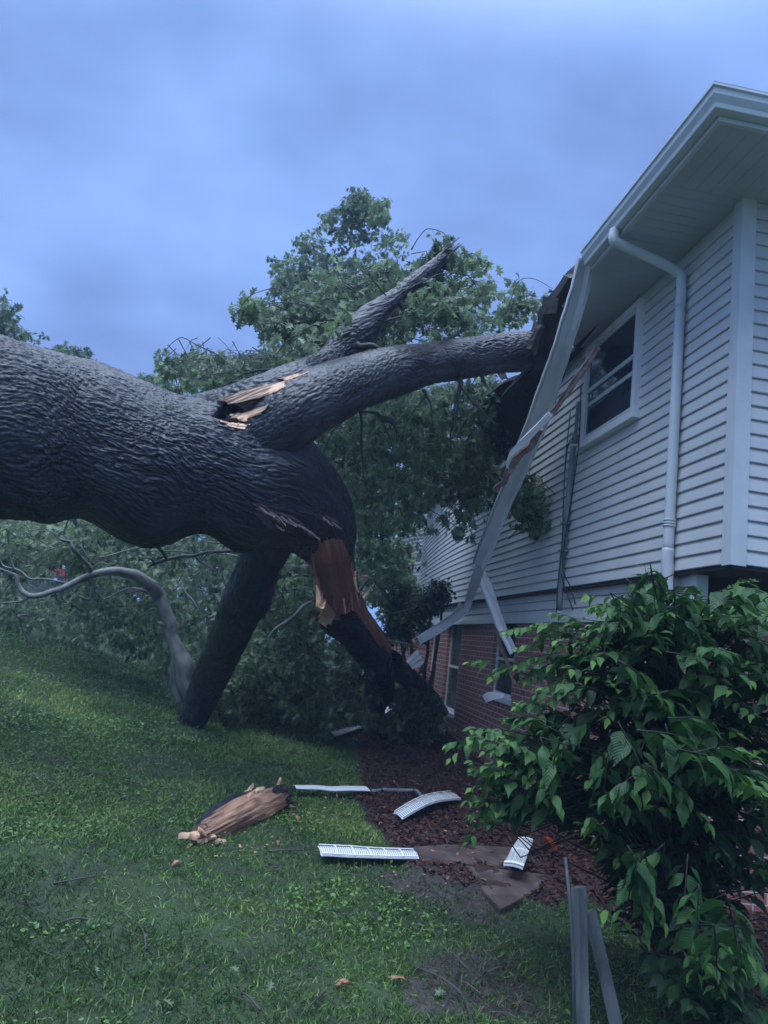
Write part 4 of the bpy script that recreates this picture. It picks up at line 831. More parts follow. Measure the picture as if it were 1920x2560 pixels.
# ------------------------------------------------------------------ the fallen oak
t5 = lambda q: cv(q, 4.1475, 500, 900); z8 = lambda q: cv(q, 3.77, 560, 1200); c5 = lambda q: cv(q, 2.212, 400, 1250); r2 = lambda q: cv(q, 1.659, 400, 450)
oak = empty('fallen_oak', P(300, 1100, 6.2)*[1, 1, 0], label='huge uprooted oak lying across the lawn with its limb through the roof', cat='fallen tree')
UP1 = t5([(170, 412), (400, 328), (640, 262), (800, 228), (900, 212), (870, 285), (790, 330), (600, 400), (440, 436), (300, 458)])
UP2 = t5([(790, 195), (950, 150), (1060, 130), (1200, 92), (1070, 152), (900, 215)])
LOW = t5([(275, 560), (400, 562), (500, 530), (640, 480), (725, 452), (665, 520), (640, 562), (510, 600), (485, 640), (400, 622), (330, 600)])
CRK = t5([(130, 590), (260, 430), (480, 535), (275, 562), (520, 650), (400, 668), (250, 630)])
UND = t5([(150, 600), (300, 640), (400, 655), (545, 668), (470, 725), (400, 712), (300, 690)])
KN = z8([(280, 220), (420, 250), (560, 300), (720, 380), (880, 540), (760, 500), (640, 400), (540, 350), (470, 370), (520, 440), (440, 480), (330, 380)])
KN2 = z8([(880, 320), (980, 340), (1090, 400), (1085, 465), (980, 400)])
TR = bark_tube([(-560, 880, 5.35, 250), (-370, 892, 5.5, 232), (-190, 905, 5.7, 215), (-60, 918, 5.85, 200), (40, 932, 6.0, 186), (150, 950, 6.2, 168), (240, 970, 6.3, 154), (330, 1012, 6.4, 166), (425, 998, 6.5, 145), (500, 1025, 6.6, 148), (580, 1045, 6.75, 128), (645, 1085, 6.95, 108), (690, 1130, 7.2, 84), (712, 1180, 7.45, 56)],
    'trunk', 'bark', oak, amp=.020, cell=.030, lump=.055, step=.0085, tears=[(CRK, .16, 'dark_tear', 'dark')], bumps=[(325, 1160, 46, .085), (535, 1175, 42, .07), (110, 1112, 30, .04), (190, 1108, 36, -.05), (445, 1150, 32, -.06), (215, 780, 60, .05), (420, 850, 50, -.04), (640, 1000, 40, .05)], seed=3, label='massive dark furrowed trunk')
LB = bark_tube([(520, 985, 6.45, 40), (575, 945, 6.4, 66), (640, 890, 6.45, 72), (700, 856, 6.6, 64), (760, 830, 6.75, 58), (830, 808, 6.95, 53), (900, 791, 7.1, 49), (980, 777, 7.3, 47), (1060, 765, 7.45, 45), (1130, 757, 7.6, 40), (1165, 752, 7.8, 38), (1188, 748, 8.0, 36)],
    'limb', 'limb_bark', oak, amp=.012, cell=.023, lump=.035, step=.0085, tears=[(CRK, .12, 'dark_tear', 'dark')], seed=13, label='long limb that pierces the roof')
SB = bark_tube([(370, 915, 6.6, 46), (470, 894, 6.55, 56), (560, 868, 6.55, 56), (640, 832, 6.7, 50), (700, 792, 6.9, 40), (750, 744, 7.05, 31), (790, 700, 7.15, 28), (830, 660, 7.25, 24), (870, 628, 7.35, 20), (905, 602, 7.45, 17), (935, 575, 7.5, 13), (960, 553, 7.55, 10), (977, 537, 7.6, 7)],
    'broken_limb', 'limb_bark', oak, amp=.018, cell=.028, lump=.085, step=.010, splinter=.5, tears=[(CRK, .12, 'dark_tear', 'dark')], seed=23, label='second limb ending in a ragged broken tip')
branches('snag', 'twig', SB, [r2([(1040, 430, 7.45, 26), (1090, 420, 7.4, 20), (1120, 430, 7.4, 12), (1160, 455, 7.35, 3)])], 9, .025)
branches('snag', 'twig', SB, [r2([(985, 505, 7.3, 14), (1010, 530, 7.3, 13), (1030, 570, 7.3, 11), (1080, 600, 7.3, 7), (1090, 635, 7.3, 6)])], 8, .025)
branches('snag', 'twig', SB, [r2([(800, 660, 7.0, 18), (830, 690, 6.95, 14), (880, 690, 6.9, 11), (920, 715, 6.9, 7)])], 8, .025)
branches('snag', 'twig', SB, [r2([(835, 600, 7.1, 12), (790, 580, 7.0, 9), (740, 578, 6.95, 7), (690, 582, 6.95, 5)])], 8, .025)
branches('snag', 'twig', SB, [r2([(680, 740, 6.9, 10), (620, 755, 6.85, 9), (560, 775, 6.8, 6)])], 8, .025)
PRP = G(412, 1566)
pd = float((PRP-O)@FW)
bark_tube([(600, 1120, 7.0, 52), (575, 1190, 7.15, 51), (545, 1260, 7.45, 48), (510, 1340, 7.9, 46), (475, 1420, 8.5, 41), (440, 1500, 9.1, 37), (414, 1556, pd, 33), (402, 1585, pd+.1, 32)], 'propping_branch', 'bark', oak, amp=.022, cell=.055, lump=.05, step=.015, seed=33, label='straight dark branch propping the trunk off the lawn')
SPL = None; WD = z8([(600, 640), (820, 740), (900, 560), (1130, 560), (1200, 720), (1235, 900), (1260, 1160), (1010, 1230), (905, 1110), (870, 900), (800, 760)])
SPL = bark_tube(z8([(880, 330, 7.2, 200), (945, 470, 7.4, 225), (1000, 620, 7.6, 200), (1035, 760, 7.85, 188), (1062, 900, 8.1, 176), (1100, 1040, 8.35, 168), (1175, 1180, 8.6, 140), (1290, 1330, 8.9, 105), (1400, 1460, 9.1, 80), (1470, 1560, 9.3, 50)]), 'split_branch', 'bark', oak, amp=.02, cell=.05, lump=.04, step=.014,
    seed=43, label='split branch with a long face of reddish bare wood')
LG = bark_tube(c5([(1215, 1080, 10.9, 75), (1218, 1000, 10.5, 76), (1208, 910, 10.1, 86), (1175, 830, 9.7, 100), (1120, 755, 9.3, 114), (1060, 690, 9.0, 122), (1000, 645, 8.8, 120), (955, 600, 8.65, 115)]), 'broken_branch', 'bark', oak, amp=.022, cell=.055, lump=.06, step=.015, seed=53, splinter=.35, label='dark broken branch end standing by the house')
bark_tube(c5([(1220, 940, 10.4, 84), (1208, 1040, 10.7, 78), (1190, 1120, 11.0, 62), (1180, 1190, 11.3, 46), (1176, 1270, 11.6, 42)]), 'forked_branch', 'bark', oak, amp=.018, cell=.05, lump=.03, step=.02, seed=54)
bark_tube(c5([(1270, 900, 10.3, 70), (1345, 960, 10.8, 58), (1420, 1025, 11.3, 54), (1490, 1095, 11.8, 48), (1550, 1180, 12.2, 42)]), 'forked_branch', 'bark', oak, amp=.018, cell=.05, lump=.03, step=.02, seed=55)
from mathutils.bvhtree import BVHTree
def bvh(objs):
    V, F = [], []; n = 0
    for o in objs:
        for ob in [o]+list(o.children):
            me = ob.data; v = np.empty(len(me.vertices)*3); me.vertices.foreach_get('co', v); v = v.reshape(-1, 3)+np.array(parent_world(ob)); V += v.tolist(); F += [tuple(i+n for i in p.vertices) for p in me.polygons]; n += len(v)
    return BVHTree.FromPolygons(V, F)
def patch(name, poly, tree, parent, m, out=.02, thick=.05, st=1.6, grain=(1, 0), jag=5., rough=.012, seed=0, fine=1.0, smooth=16):
    """bare wood laid open on a trunk: a ragged-edged shell that follows the trunk's own surface"""
    p = np.array([q[:2] for q in poly]); lo, hi = p.min(0)-6, p.max(0)+6; xs = np.arange(lo[0], hi[0], st); ys = np.arange(lo[1], hi[1], st); X, Y = np.meshgrid(xs, ys, indexing='ij')
    g_ = np.array(grain, float); g_ /= np.linalg.norm(g_); al = X*g_[0]+Y*g_[1]; ac = -X*g_[1]+Y*g_[0]
    jn = (vnoise(np.stack([al/40, ac/4, al*0], -1), seed)-.5)*jag*2
    ins = inpoly(X+jn*g_[0], Y+jn*g_[1], poly); D = np.full(X.shape, np.nan)
    for i, j in zip(*np.nonzero(ins)):
        r = ray(X[i, j], Y[i, j]); ln = np.linalg.norm(r); h = tree.ray_cast(Vector(O), Vector(r/ln))
        if h[0] is not None: D[i, j] = h[3]/ln
    ok = ~np.isnan(D); md = np.nanmedian(D); E_ = np.where(ok, D, md)
    for _ in range(smooth):         # bridge the bark relief, keep the large form
        w_ = np.pad(ok*1., 1); d_ = np.pad(np.where(ok, E_, 0), 1); nx, ny = ok.shape
        sw = sum(w_[a:a+nx, b:b+ny] for a in (0, 1, 2) for b in (0, 1, 2)); sd_ = sum(d_[a:a+nx, b:b+ny] for a in (0, 1, 2) for b in (0, 1, 2)); E_ = np.where(ok, sd_/np.maximum(sw, 1), E_)
    fib = (vnoise(np.stack([al/26/fine, ac/1.7/fine, al*0], -1), seed+5)-.5)*rough*2+(vnoise(np.stack([al/60, ac/7/fine, al*0], -1), seed+6)-.5)*rough*2*fine
    E_ = np.where(ok, np.minimum(E_-out+fib, np.where(ok, D, md)-.010+fib*.3), E_); idx = -np.ones(ok.shape, int); idx[ok] = np.arange(ok.sum()); V = [P(X[i, j], Y[i, j], E_[i, j]) for i, j in zip(*np.nonzero(ok))]; n = len(V)
    B = [P(X[i, j], Y[i, j], E_[i, j]+thick) for i, j in zip(*np.nonzero(ok))]; F = []; cnt = {}
    for i in range(ok.shape[0]-1):
        for j in range(ok.shape[1]-1):
            q = (idx[i, j], idx[i, j+1], idx[i+1, j+1], idx[i+1, j])
            if min(q) >= 0:
                F.append(q)
                for a, b in zip(q, q[1:]+q[:1]): cnt[(a, b)] = 1
    for (a, b) in list(cnt):
        if (b, a) not in cnt: F.append((b, a, a+n, b+n))
    gr = np.stack([ac[ok]*.004, E_[ok]*.2, al[ok]*.004], 1)
    return mesh(name, np.array(V+B), F, m, parent, False, attrs={'grain': np.vstack([gr, gr])})
T3 = bvh([TR, LB, SB])
patch('torn_wood', UP1, T3, SB, 'wood', .03, .06, 1.3, (.93, -.36), 6, .006, 1); patch('torn_wood', UP2, T3, LB, 'wood', .02, .05, 1.2, (.93, -.36), 6, .006, 2)
patch('torn_wood', LOW, T3, LB, 'wood', .03, .05, 1.2, (.9, -.4), 5, .006, 3); patch('torn_wood', UND, T3, TR, 'wood', .02, .05, 1.3, (.95, .25), 6, .01, 4)
T4 = bvh([TR, SPL]); T5 = bvh([LG, SPL])
patch('exposed_wood', c5([(1060, 600), (1085, 540), (1130, 560), (1200, 660), (1250, 760), (1330, 830), (1290, 850), (1200, 800), (1150, 720)]), T5, LG, 'heart', .03, .05, 1.3, (.5, .85), 8, .02, 8); patch('exposed_wood', c5([(800, 610), (850, 570), (960, 580), (1080, 560), (1060, 620), (960, 650), (900, 670), (830, 650)]), T5, LG, 'heart', .03, .05, 1.2, (.9, .2), 8, .03, 9)
patch('exposed_wood', WD, T4, SPL, 'heart', .05, .08, 1.3, (.22, 1), 20, .012, 5, 1.0, 40); patch('stripped_wood', KN, T4, TR, 'stripped', .02, .05, 1.5, (.85, .5), 16, .018, 6); patch('stripped_wood', KN2, T4, TR, 'stripped', .02, .05, 1.5, (.8, .6), 16, .014, 7)
patch('dark_tear', z8([(540, 350), (640, 400), (760, 500), (870, 555), (840, 610), (700, 570), (600, 500), (530, 430)]), T4, TR, 'dark', .012, .05, 1.4, (.8, .6), 14, .02, 12)  # dark shell on the surface; a hollow's shade is put into its colour
fb = np.random.default_rng(17)
for (x, y), tx, ty, L_, m_ in [(p_, .15, 1, l_, k_) for p_, l_, k_ in zip(z8([(840, 800), (880, 900), (905, 1010), (960, 1090), (1040, 1120), (1120, 1100), (1190, 1060), (1235, 980), (1225, 860), (830, 720), (1195, 760)]), (40, 44, 38, 34, 30, 34, 40, 52, 46, 30, 36), ['heart', 'heart', 'wood']*4)]+[(p_, .8, .55, l_, 'stripped') for p_, l_ in zip(z8([(330, 260), (420, 300), (520, 340), (600, 370), (700, 420), (780, 480), (930, 360), (1010, 400), (480, 420), (450, 350)]), (40, 48, 44, 40, 36, 34, 30, 28, 24, 30))]:
    h = T4.ray_cast(Vector(O), Vector(unit(ray(x, y))))
    if h[0] is None: continue
    dq = h[3]/np.linalg.norm(ray(x, y))-.05; wv = 2.2+2.6*fb.random(); j_ = fb.normal(size=4)*1.8; u_ = np.array([tx, ty])/math.hypot(tx, ty); n_ = np.array([-u_[1], u_[0]])
    e0 = np.array([x, y]); e1 = e0+u_*L_*.55+n_*j_[0]*.5; e2 = e0+u_*L_+n_*j_[1]
    V, F = ribbon([P(*(e0-n_*wv), dq+.03), P(*(e1-n_*wv*.7), dq-.02), P(*e2, dq-.04-.05*fb.random())], [P(*(e0+n_*wv), dq+.03), P(*(e1+n_*wv*.5), dq-.03), P(*(e2+n_*.6), dq-.05)], .012, ((0, 0), (.5, .006), (1, 0)), 10)
    mesh('torn_fibre', V+(np.stack([vnoise(V*40, k) for k in (1, 2, 3)], -1)-.5)*.012, F, m_, SPL)
# splinters on the break
g = Geo(); rs = np.random.default_rng(5)
for (x, y) in z8([(900, 1150), (925, 1180), (950, 1250), (1010, 1190), (1050, 1210), (1070, 1260), (1105, 1170), (1140, 1180), (1180, 1190), (1230, 1150), (1260, 1240), (960, 1310), (1000, 1280), (1280, 1310)]):
    a = P(x, y, 8.55+rs.random()*.2); L_ = .10+.16*rs.random(); dr = unit(np.array([rs.normal()*.5, rs.normal()*.4, .4+rs.random()*.5])); wv = .03+.05*rs.random(); s = unit(np.cross(dr, FW))
    V, F = ribbon([a-s*wv-dr*.08, a-s*wv*.8, a+dr*L_-s*.004], [a+s*wv-dr*.08, a+s*wv*.7, a+dr*L_+s*.004], .035, ((0, 0), (.4, .015), (1, 0)), 8); mesh('splinter', V+(np.stack([vnoise(V*25, k) for k in (1, 2, 3)], -1)-.5)*.03, F, 'wood', LG)
g = Geo(); branch(g, c5([(560, 440, 9.2, 26), (620, 415, 9.4, 33), (690, 395, 9.6, 33), (760, 388, 9.8, 34), (830, 395, 10, 34), (900, 410, 10.3, 34)]), 14, .02); g.make('cross_branch', 'grey_bark', oak, True)
z1_ = lambda q: cv(q, 2.765, 0, 1250)
g = Geo(); branch(g, z1_([(1720, 340, 8.0, 13), (1659, 345, 8.1, 12), (1500, 356, 8.3, 12), (1350, 376, 8.4, 12), (1230, 398, 8.5, 13), (1150, 412, 8.5, 13), (1090, 430, 8.55, 13), (1045, 455, 8.6, 9), (1025, 468, 8.6, 5)]), 9, .03)
branch(g, z1_([(1150, 410, 8.5, 11), (1115, 360, 8.4, 10), (1090, 320, 8.3, 11), (1075, 290, 8.2, 12)]), 8, .02); branch(g, z1_([(1070, 435, 8.55, 9), (1045, 405, 8.5, 8), (1010, 398, 8.5, 7), (975, 412, 8.5, 4)]), 8, .02)
branch(g, z1_([(1300, 362, 8.4, 5), (1200, 358, 8.4, 5), (1130, 355, 8.4, 5), (1030, 350, 8.5, 4)]), 6, .02); branch(g, z1_([(1510, 350, 8.3, 6), (1430, 380, 8.3, 5), (1385, 430, 8.3, 4)]), 6); branch(g, z1_([(1360, 235, 8.3, 4), (1410, 280, 8.3, 4), (1460, 295, 8.2, 5), (1550, 300, 8.1, 5)]), 6)
g.make('side_branch', 'twig', oak, True)
# bare twigs against the sky and under the limb
for q in ([(680, 735, 6.9, 5), (580, 770, 7, 5), (490, 780, 7.1, 5), (400, 793, 7.2, 4.5), (350, 802, 7.3, 4), (300, 770, 7.4, 3.2), (240, 725, 7.5, 3), (160, 685, 7.5, 2.2), (100, 656, 7.6, 2), (60, 672, 7.6, 1.6), (20, 712, 7.7, 1.2)], [(350, 802, 7.3, 3), (290, 840, 7.3, 2.5), (220, 880, 7.3, 2)], [(240, 730, 7.5, 2), (250, 780, 7.5, 1.6), (230, 820, 7.5, 1.2)], [(350, 805, 7.3, 2), (270, 800, 7.4, 2), (180, 810, 7.5, 1.2)],
          [(880, 605, 7.2, 5), (940, 580, 7.1, 4.5), (1000, 565, 7.1, 4), (1120, 552, 7.1, 3), (1230, 560, 7.1, 2), (1280, 590, 7.1, 1.4)], [(830, 620, 7.0, 5), (760, 640, 6.9, 4), (700, 690, 6.9, 3), (600, 720, 6.9, 2.5)], [(690, 590, 6.95, 4), (620, 612, 6.9, 3.5), (540, 660, 6.9, 3), (490, 715, 6.9, 2)], [(700, 560, 7, 2.5), (560, 490, 7.1, 2), (480, 450, 7.1, 2), (390, 470, 7.1, 1.5), (340, 520, 7.1, 1.2)],
          [(980, 480, 7.3, 4), (1080, 430, 7.2, 3), (1180, 388, 7.2, 2.5), (1280, 400, 7.2, 2), (1330, 480, 7.2, 1.4)], [(1040, 290, 7.6, 2.5), (1075, 235, 7.6, 2), (1110, 202, 7.6, 2), (1170, 215, 7.6, 1.6), (1200, 262, 7.6, 1)], [(1215, 388, 7.2, 1.8), (1260, 325, 7.2, 1.6), (1300, 302, 7.2, 1.4), (1330, 330, 7.2, 1)], [(1080, 560, 7.1, 2), (1000, 640, 7.1, 2), (950, 700, 7.1, 2)],
          [(1380, 600, 8.2, 2), (1440, 540, 8.2, 2), (1500, 505, 8.2, 1.6), (1560, 520, 8.2, 1.2)], [(1430, 560, 8.2, 1.6), (1480, 430, 8.2, 1.6), (1540, 408, 8.2, 1.4), (1630, 450, 8.2, 1)], [(940, 480, 7.2, 3), (870, 400, 7.1, 2.4), (830, 370, 7.1, 2)], [(760, 470, 7.1, 2), (730, 390, 7.1, 1.6), (680, 320, 7.1, 1.2)]): branches('bare_twig', 'twig', SB, [r2(q)], 5)
for q in ([(800, 930, 7.0, 9), (815, 960, 7.0, 7), (760, 1000, 7.0, 4), (710, 1050, 7.0, 3), (680, 1130, 7.1, 2.4), (690, 1210, 7.1, 1.5)], [(830, 955, 7.0, 6), (835, 1050, 7.0, 5), (840, 1170, 7.1, 4), (850, 1260, 7.2, 2)], [(830, 960, 7, 5), (890, 965, 7.0, 6), (920, 990, 7, 12), (960, 1000, 7, 14), (970, 1020, 7, 8)], [(915, 990, 7, 4), (950, 1060, 7, 4), (975, 1140, 7, 3), (985, 1220, 7.1, 2)], [(960, 1000, 7, 4), (990, 1060, 7.1, 4), (1000, 1140, 7.1, 2)],
          [(1235, 820, 7.2, 12), (1245, 850, 7.2, 10), (1225, 920, 7.2, 5), (1212, 1000, 7.2, 5), (1205, 1080, 7.3, 3.5), (1215, 1150, 7.3, 2)], [(1245, 850, 7.2, 6), (1228, 980, 7.2, 5), (1213, 1075, 7.2, 4)], [(1245, 855, 7.2, 5), (1300, 920, 7.2, 4.5), (1370, 995, 7.3, 4), (1400, 1020, 7.3, 2)], [(1325, 790, 7.3, 9), (1340, 830, 7.3, 7), (1358, 862, 7.3, 3)], [(1090, 870, 7.1, 8), (1100, 895, 7.1, 5), (1060, 950, 7.1, 3), (1010, 1030, 7.1, 2)], [(1095, 890, 7.1, 5), (1120, 930, 7.1, 4), (1135, 1040, 7.1, 2)]): branches('hanging_twig', 'twig', LB, [r2(q)], 6)

# arching grey branch with its base at the propping branch
AB = empty('arching_branch', G(395, 1500), label='pale grey branch arching over the lawn left of the propping branch', cat='broken branch')
g = Geo(); AD = pd+.3
branch(g, z1_([(1365, 1470, AD, 58), (1325, 1350, AD, 62), (1290, 1250, AD, 62), (1275, 1160, AD, 64), (1235, 1060, AD, 55), (1195, 960, AD, 43), (1175, 880, AD, 42), (1140, 770, AD, 45), (1100, 670, AD, 47), (1050, 595, AD-.1, 46), (960, 535, AD-.2, 40), (880, 505, AD-.3, 35), (800, 490, AD-.4, 31), (720, 495, AD-.5, 28), (640, 515, AD-.6, 25), (540, 555, AD-.7, 23), (460, 590, AD-.8, 22), (380, 625, AD-.9, 21), (290, 655, AD-1, 19), (215, 668, AD-1, 18), (165, 640, AD-1, 18), (125, 585, AD-1, 16), (112, 535, AD-1, 13), (85, 515, AD-1, 10), (40, 495, AD-1, 9), (0, 478, AD-1, 8), (-60, 440, AD-1, 8)]), 14, .035)
branch(g, z1_([(1250, 1400, AD, 30), (1215, 1290, AD, 32), (1205, 1180, AD, 32), (1215, 1080, AD, 34), (1205, 1010, AD, 30)]), 10, .02)
mb = g.make('stem', 'grey_bark', AB, True)
for q in ([(630, 500, AD-.6, 17), (600, 440, AD-.7, 16), (545, 385, AD-.8, 17), (500, 330, AD-.9, 13), (475, 285, AD-.9, 12), (430, 275, AD-1, 10), (405, 255, AD-1, 10), (410, 225, AD-1, 9), (432, 210, AD-1, 7)], [(480, 290, AD-.9, 7), (455, 250, AD-.9, 6), (440, 225, AD-.9, 6), (470, 120, AD-1, 4), (480, 90, AD-1, 3)],
          [(435, 570, AD-.8, 9), (380, 560, AD-.9, 8), (300, 548, AD-.9, 8), (210, 540, AD-1, 8), (160, 510, AD-1, 7), (110, 485, AD-1, 7), (30, 465, AD-1, 6), (5, 430, AD-1, 5), (-5, 380, AD-1, 4)], [(105, 495, AD-1, 8), (80, 430, AD-1, 7), (65, 350, AD-1, 5), (60, 280, AD-1, 5), (58, 220, AD-1.1, 4), (90, 165, AD-1.1, 3)], [(210, 680, AD-1, 8), (140, 700, AD-1, 8), (60, 708, AD-1, 7), (0, 712, AD-1, 6), (-50, 720, AD-1, 5)],
          [(1010, 630, AD-.2, 12), (960, 615, AD-.3, 9), (900, 618, AD-.3, 8), (840, 635, AD-.4, 7), (780, 665, AD-.4, 5), (700, 695, AD-.4, 4)], [(680, 405, AD-.6, 4), (740, 395, AD-.6, 5), (850, 360, AD-.5, 5), (930, 335, AD-.5, 4), (1000, 325, AD-.5, 3)], [(650, 465, AD-.6, 6), (700, 440, AD-.6, 4), (740, 450, AD-.6, 4), (800, 445, AD-.6, 3)], [(650, 540, AD-.6, 18), (650, 580, AD-.6, 14), (635, 640, AD-.6, 11), (615, 688, AD-.6, 11), (570, 672, AD-.7, 8), (522, 642, AD-.7, 8), (535, 610, AD-.7, 6), (580, 580, AD-.7, 4)],
          [(605, 430, AD-.7, 6), (590, 370, AD-.7, 5), (550, 310, AD-.7, 4)], [(430, 310, AD-1, 5), (340, 350, AD-1, 5), (280, 400, AD-1, 4), (255, 480, AD-1, 3)], [(400, 240, AD-1, 5), (340, 212, AD-1, 4), (220, 205, AD-1, 3)], [(560, 100, AD-.8, 2.5), (580, 150, AD-.8, 2.5), (592, 200, AD-.8, 2)], [(920, 630, AD-.3, 4), (915, 720, AD-.3, 4), (925, 820, AD-.3, 3)], [(345, 680, AD-.8, 3), (348, 760, AD-.8, 3), (335, 850, AD-.8, 2)], [(1310, 470, AD, 5), (1330, 520, AD, 5), (1400, 480, AD, 4), (1440, 420, AD, 3)], [(670, 590, AD-.5, 5), (690, 640, AD-.5, 5), (710, 690, AD-.5, 4)]): branches('side_branch', 'grey_bark', mb, [z1_(q)], 7, .03)
for i in range(46):
    x, y = sample_poly([(0, 1140), (480, 1160), (900, 1250), (900, 1480), (560, 1500), (0, 1330)], 1, rs)[0]; d = 9.2+3*rs.random(); a = rs.normal()*.9; L_ = 30+70*rs.random(); b_ = rs.normal()*25
    branches('crown_branch', 'grey_bark', oak, [[(x, y, d, 2.6), (x+L_*.5*math.cos(a)+b_*.3, y+L_*.5*math.sin(a)-b_*.4, d+.1, 2.2), (x+L_*math.cos(a), y+L_*math.sin(a)+12, d+.2, 1)]], 5, .05)
for q in ([(840, 560, 9.4, 9), (790, 590, 9.3, 11), (740, 640, 9.2, 11), (690, 680, 9.2, 12), (640, 710, 9.1, 8), (600, 770, 9.1, 4)], [(760, 735, 9.5, 4), (690, 760, 9.5, 4), (600, 775, 9.5, 3)], [(780, 780, 9.8, 4), (700, 840, 9.8, 5), (620, 900, 9.8, 5), (560, 950, 9.8, 4)], [(540, 935, 9.8, 7), (600, 975, 9.8, 8), (660, 1030, 9.8, 8), (690, 1080, 9.8, 4)], [(690, 500, 9.4, 5), (760, 488, 9.4, 5), (840, 490, 9.4, 4)], [(680, 460, 9.4, 4), (675, 560, 9.4, 4), (680, 640, 9.4, 3)]): branches('crown_branch', 'grey_bark', oak, [c5(q)], 7, .03)

# ------------------------------------------------------------------ foliage
o = crown('crown', oak, [([(0, 1110), (120, 1125), (250, 1120), (330, 1175), (480, 1165), (620, 1200), (700, 1280), (640, 1560), (480, 1575), (380, 1540), (345, 1450), (280, 1415), (200, 1392), (100, 1372), (-60, 1340), (-60, 1110)], 9.6, 14, 2300),
    ([(600, 1200), (680, 1200), (700, 1330), (800, 1420), (800, 1540), (860, 1570), (700, 1560), (480, 1575), (480, 1480)], 9.2, 12.5, 1000), ([(740, 1150), (880, 1170), (905, 1290), (880, 1400), (800, 1300)], 11, 15, 380), ([(840, 1480), (950, 1500), (960, 1590), (830, 1600)], 10.5, 12.0, 200)], 'oak', .108, 9, 1, bright=.09)
o['label'] = 'broken leafy crown heaped on the lawn behind the trunk'
o = crown('crown', oak, [([(620, 960), (700, 895), (860, 845), (1000, 822), (1070, 800), (1075, 880), (1110, 950), (1070, 1060), (1010, 1130), (1005, 1165), (950, 1150), (880, 1150), (770, 1160), (750, 1060), (690, 1000)], 8.4, 12, 1500), ([(1085, 1000), (1150, 1040), (1168, 1130), (1150, 1160), (1110, 1080), (1080, 1120)], 8.3, 9.0, 130)], 'oak', .105, 9, 2, droop=.9, bright=.05)
o['label'] = 'leafy boughs hanging under the roof limb'
o = crown('crown', oak, [([(508, 690), (530, 645), (600, 655), (660, 600), (760, 560), (900, 570), (1010, 555), (1075, 610), (1075, 680), (1130, 720), (1060, 740), (760, 770), (620, 775), (570, 740), (545, 690)], 7.4, 9.5, 430), ([(1085, 640), (1110, 608), (1180, 615), (1185, 650), (1130, 700), (1100, 710)], 8.2, 9, 40),
    ([(925, 540), (960, 505), (978, 525), (965, 560), (930, 575)], 7.5, 7.8, 22), ([(1015, 560), (1030, 545), (1050, 560), (1030, 580)], 7.3, 7.5, 8), ([(510, 690), (520, 660), (555, 640), (560, 690), (530, 700)], 7.3, 7.8, 18), ([(335, 780), (400, 760), (520, 780), (620, 765), (640, 790), (500, 830), (350, 850)], 8.2, 10.5, 170), ([(600, 700), (700, 640), (830, 590), (900, 560), (920, 600), (820, 660), (780, 720), (700, 760), (620, 760)], 7.5, 8.3, 60), ([(640, 700), (740, 640), (760, 700), (660, 760)], 6.6, 6.9, 9), ([(930, 610), (1000, 640), (1060, 690), (900, 730), (860, 690)], 6.7, 7.6, 40)], 'oak', .105, 8, 4, droop=.6, bright=.08, ground=False)
o['label'] = 'bright leafy sprays around the broken limb'
bt = empty('oak_tree', P(760, 1300, 16)*[1, 1, 0]+[0, 0, .2], label='standing leafy oak rising behind the broken limb', cat='oak tree')
o = crown('crown', bt, [([(742, 435), (770, 412), (830, 438), (842, 470), (790, 520), (700, 500), (690, 480), (700, 465), (730, 465)], 14.6, 17.4, 240), ([(690, 490), (880, 500), (870, 540), (930, 590), (930, 640), (640, 660), (590, 590), (592, 555), (640, 545), (640, 512)], 14, 18, 420), ([(590, 600), (950, 600), (1050, 660), (1075, 740), (560, 770), (570, 700)], 14, 18, 450), ([(640, 770), (1050, 770), (1000, 1250), (640, 1250)], 14, 18, 300)], 'oak', .125, 8, 6, cfreq=.9, clump=.6, ground=False, bright=.05)
g = Geo(); g.tube(cat([bt.location+Vector((0, 0, -.3)), bt.location+Vector((.1, .1, 4)), P(765, 640, 16), P(768, 540, 16)], 30), np.linspace(.26, .02, 30), 10); g.make('trunk', 'bark', bt, True)
def tree(x, ybase, d, regs, lab, seed, size=.16, h=None):
    b = P(x, ybase, d); b[2] = gz(b[0], b[1])-.05; t_ = empty('background_tree', b, label=lab, cat='tree', group='trees behind the fallen oak')
    crown('crown', t_, [(p, d-1.6, d+1.6, n) for p, n in regs], 'oak_far', size, 9, seed, cfreq=.6, ground=True, spread=.3)
    top = P(x, regs[0][0][0][1]+15, d); g = Geo(); g.tube(cat([b, (b+top)/2+[.1, 0, .3], top], 20), np.linspace(.22, .03, 20), 8); g.make('trunk', 'bark', t_, True)
tree(-40, 1320, 16, [([(-10, 640), (25, 655), (20, 690), (72, 722), (50, 750), (0, 765), (-120, 770), (-120, 640)], 200), ([(-120, 760), (80, 760), (100, 1250), (-120, 1250)], 260)], 'leafy tree top rising over the trunk at the left edge', 61)
tree(150, 1330, 22, [([(148, 748), (190, 762), (192, 790), (100, 790), (104, 770), (120, 752)], 60), ([(60, 790), (260, 800), (240, 1290), (70, 1290)], 260)], 'small rounded tree top just above the trunk', 62, .2)
tree(320, 1330, 24, [([(320, 812), (352, 822), (360, 860), (280, 850), (300, 825)], 50), ([(280, 850), (420, 850), (430, 1290), (270, 1290)], 260)], 'low bright green tree top in the dip of the trunk', 63, .2)
tree(470, 1330, 19, [([(400, 778), (520, 768), (640, 760), (640, 850), (380, 850)], 170), ([(400, 850), (620, 850), (640, 1290), (400, 1290)], 200)], 'grey green tree behind the base of the broken limb', 64, .18)
tree(700, 1330, 21, [([(680, 800), (900, 800), (1000, 900), (1020, 1200), (640, 1260)], 420)], 'dark tree closing the view between trunk and house', 65, .2)
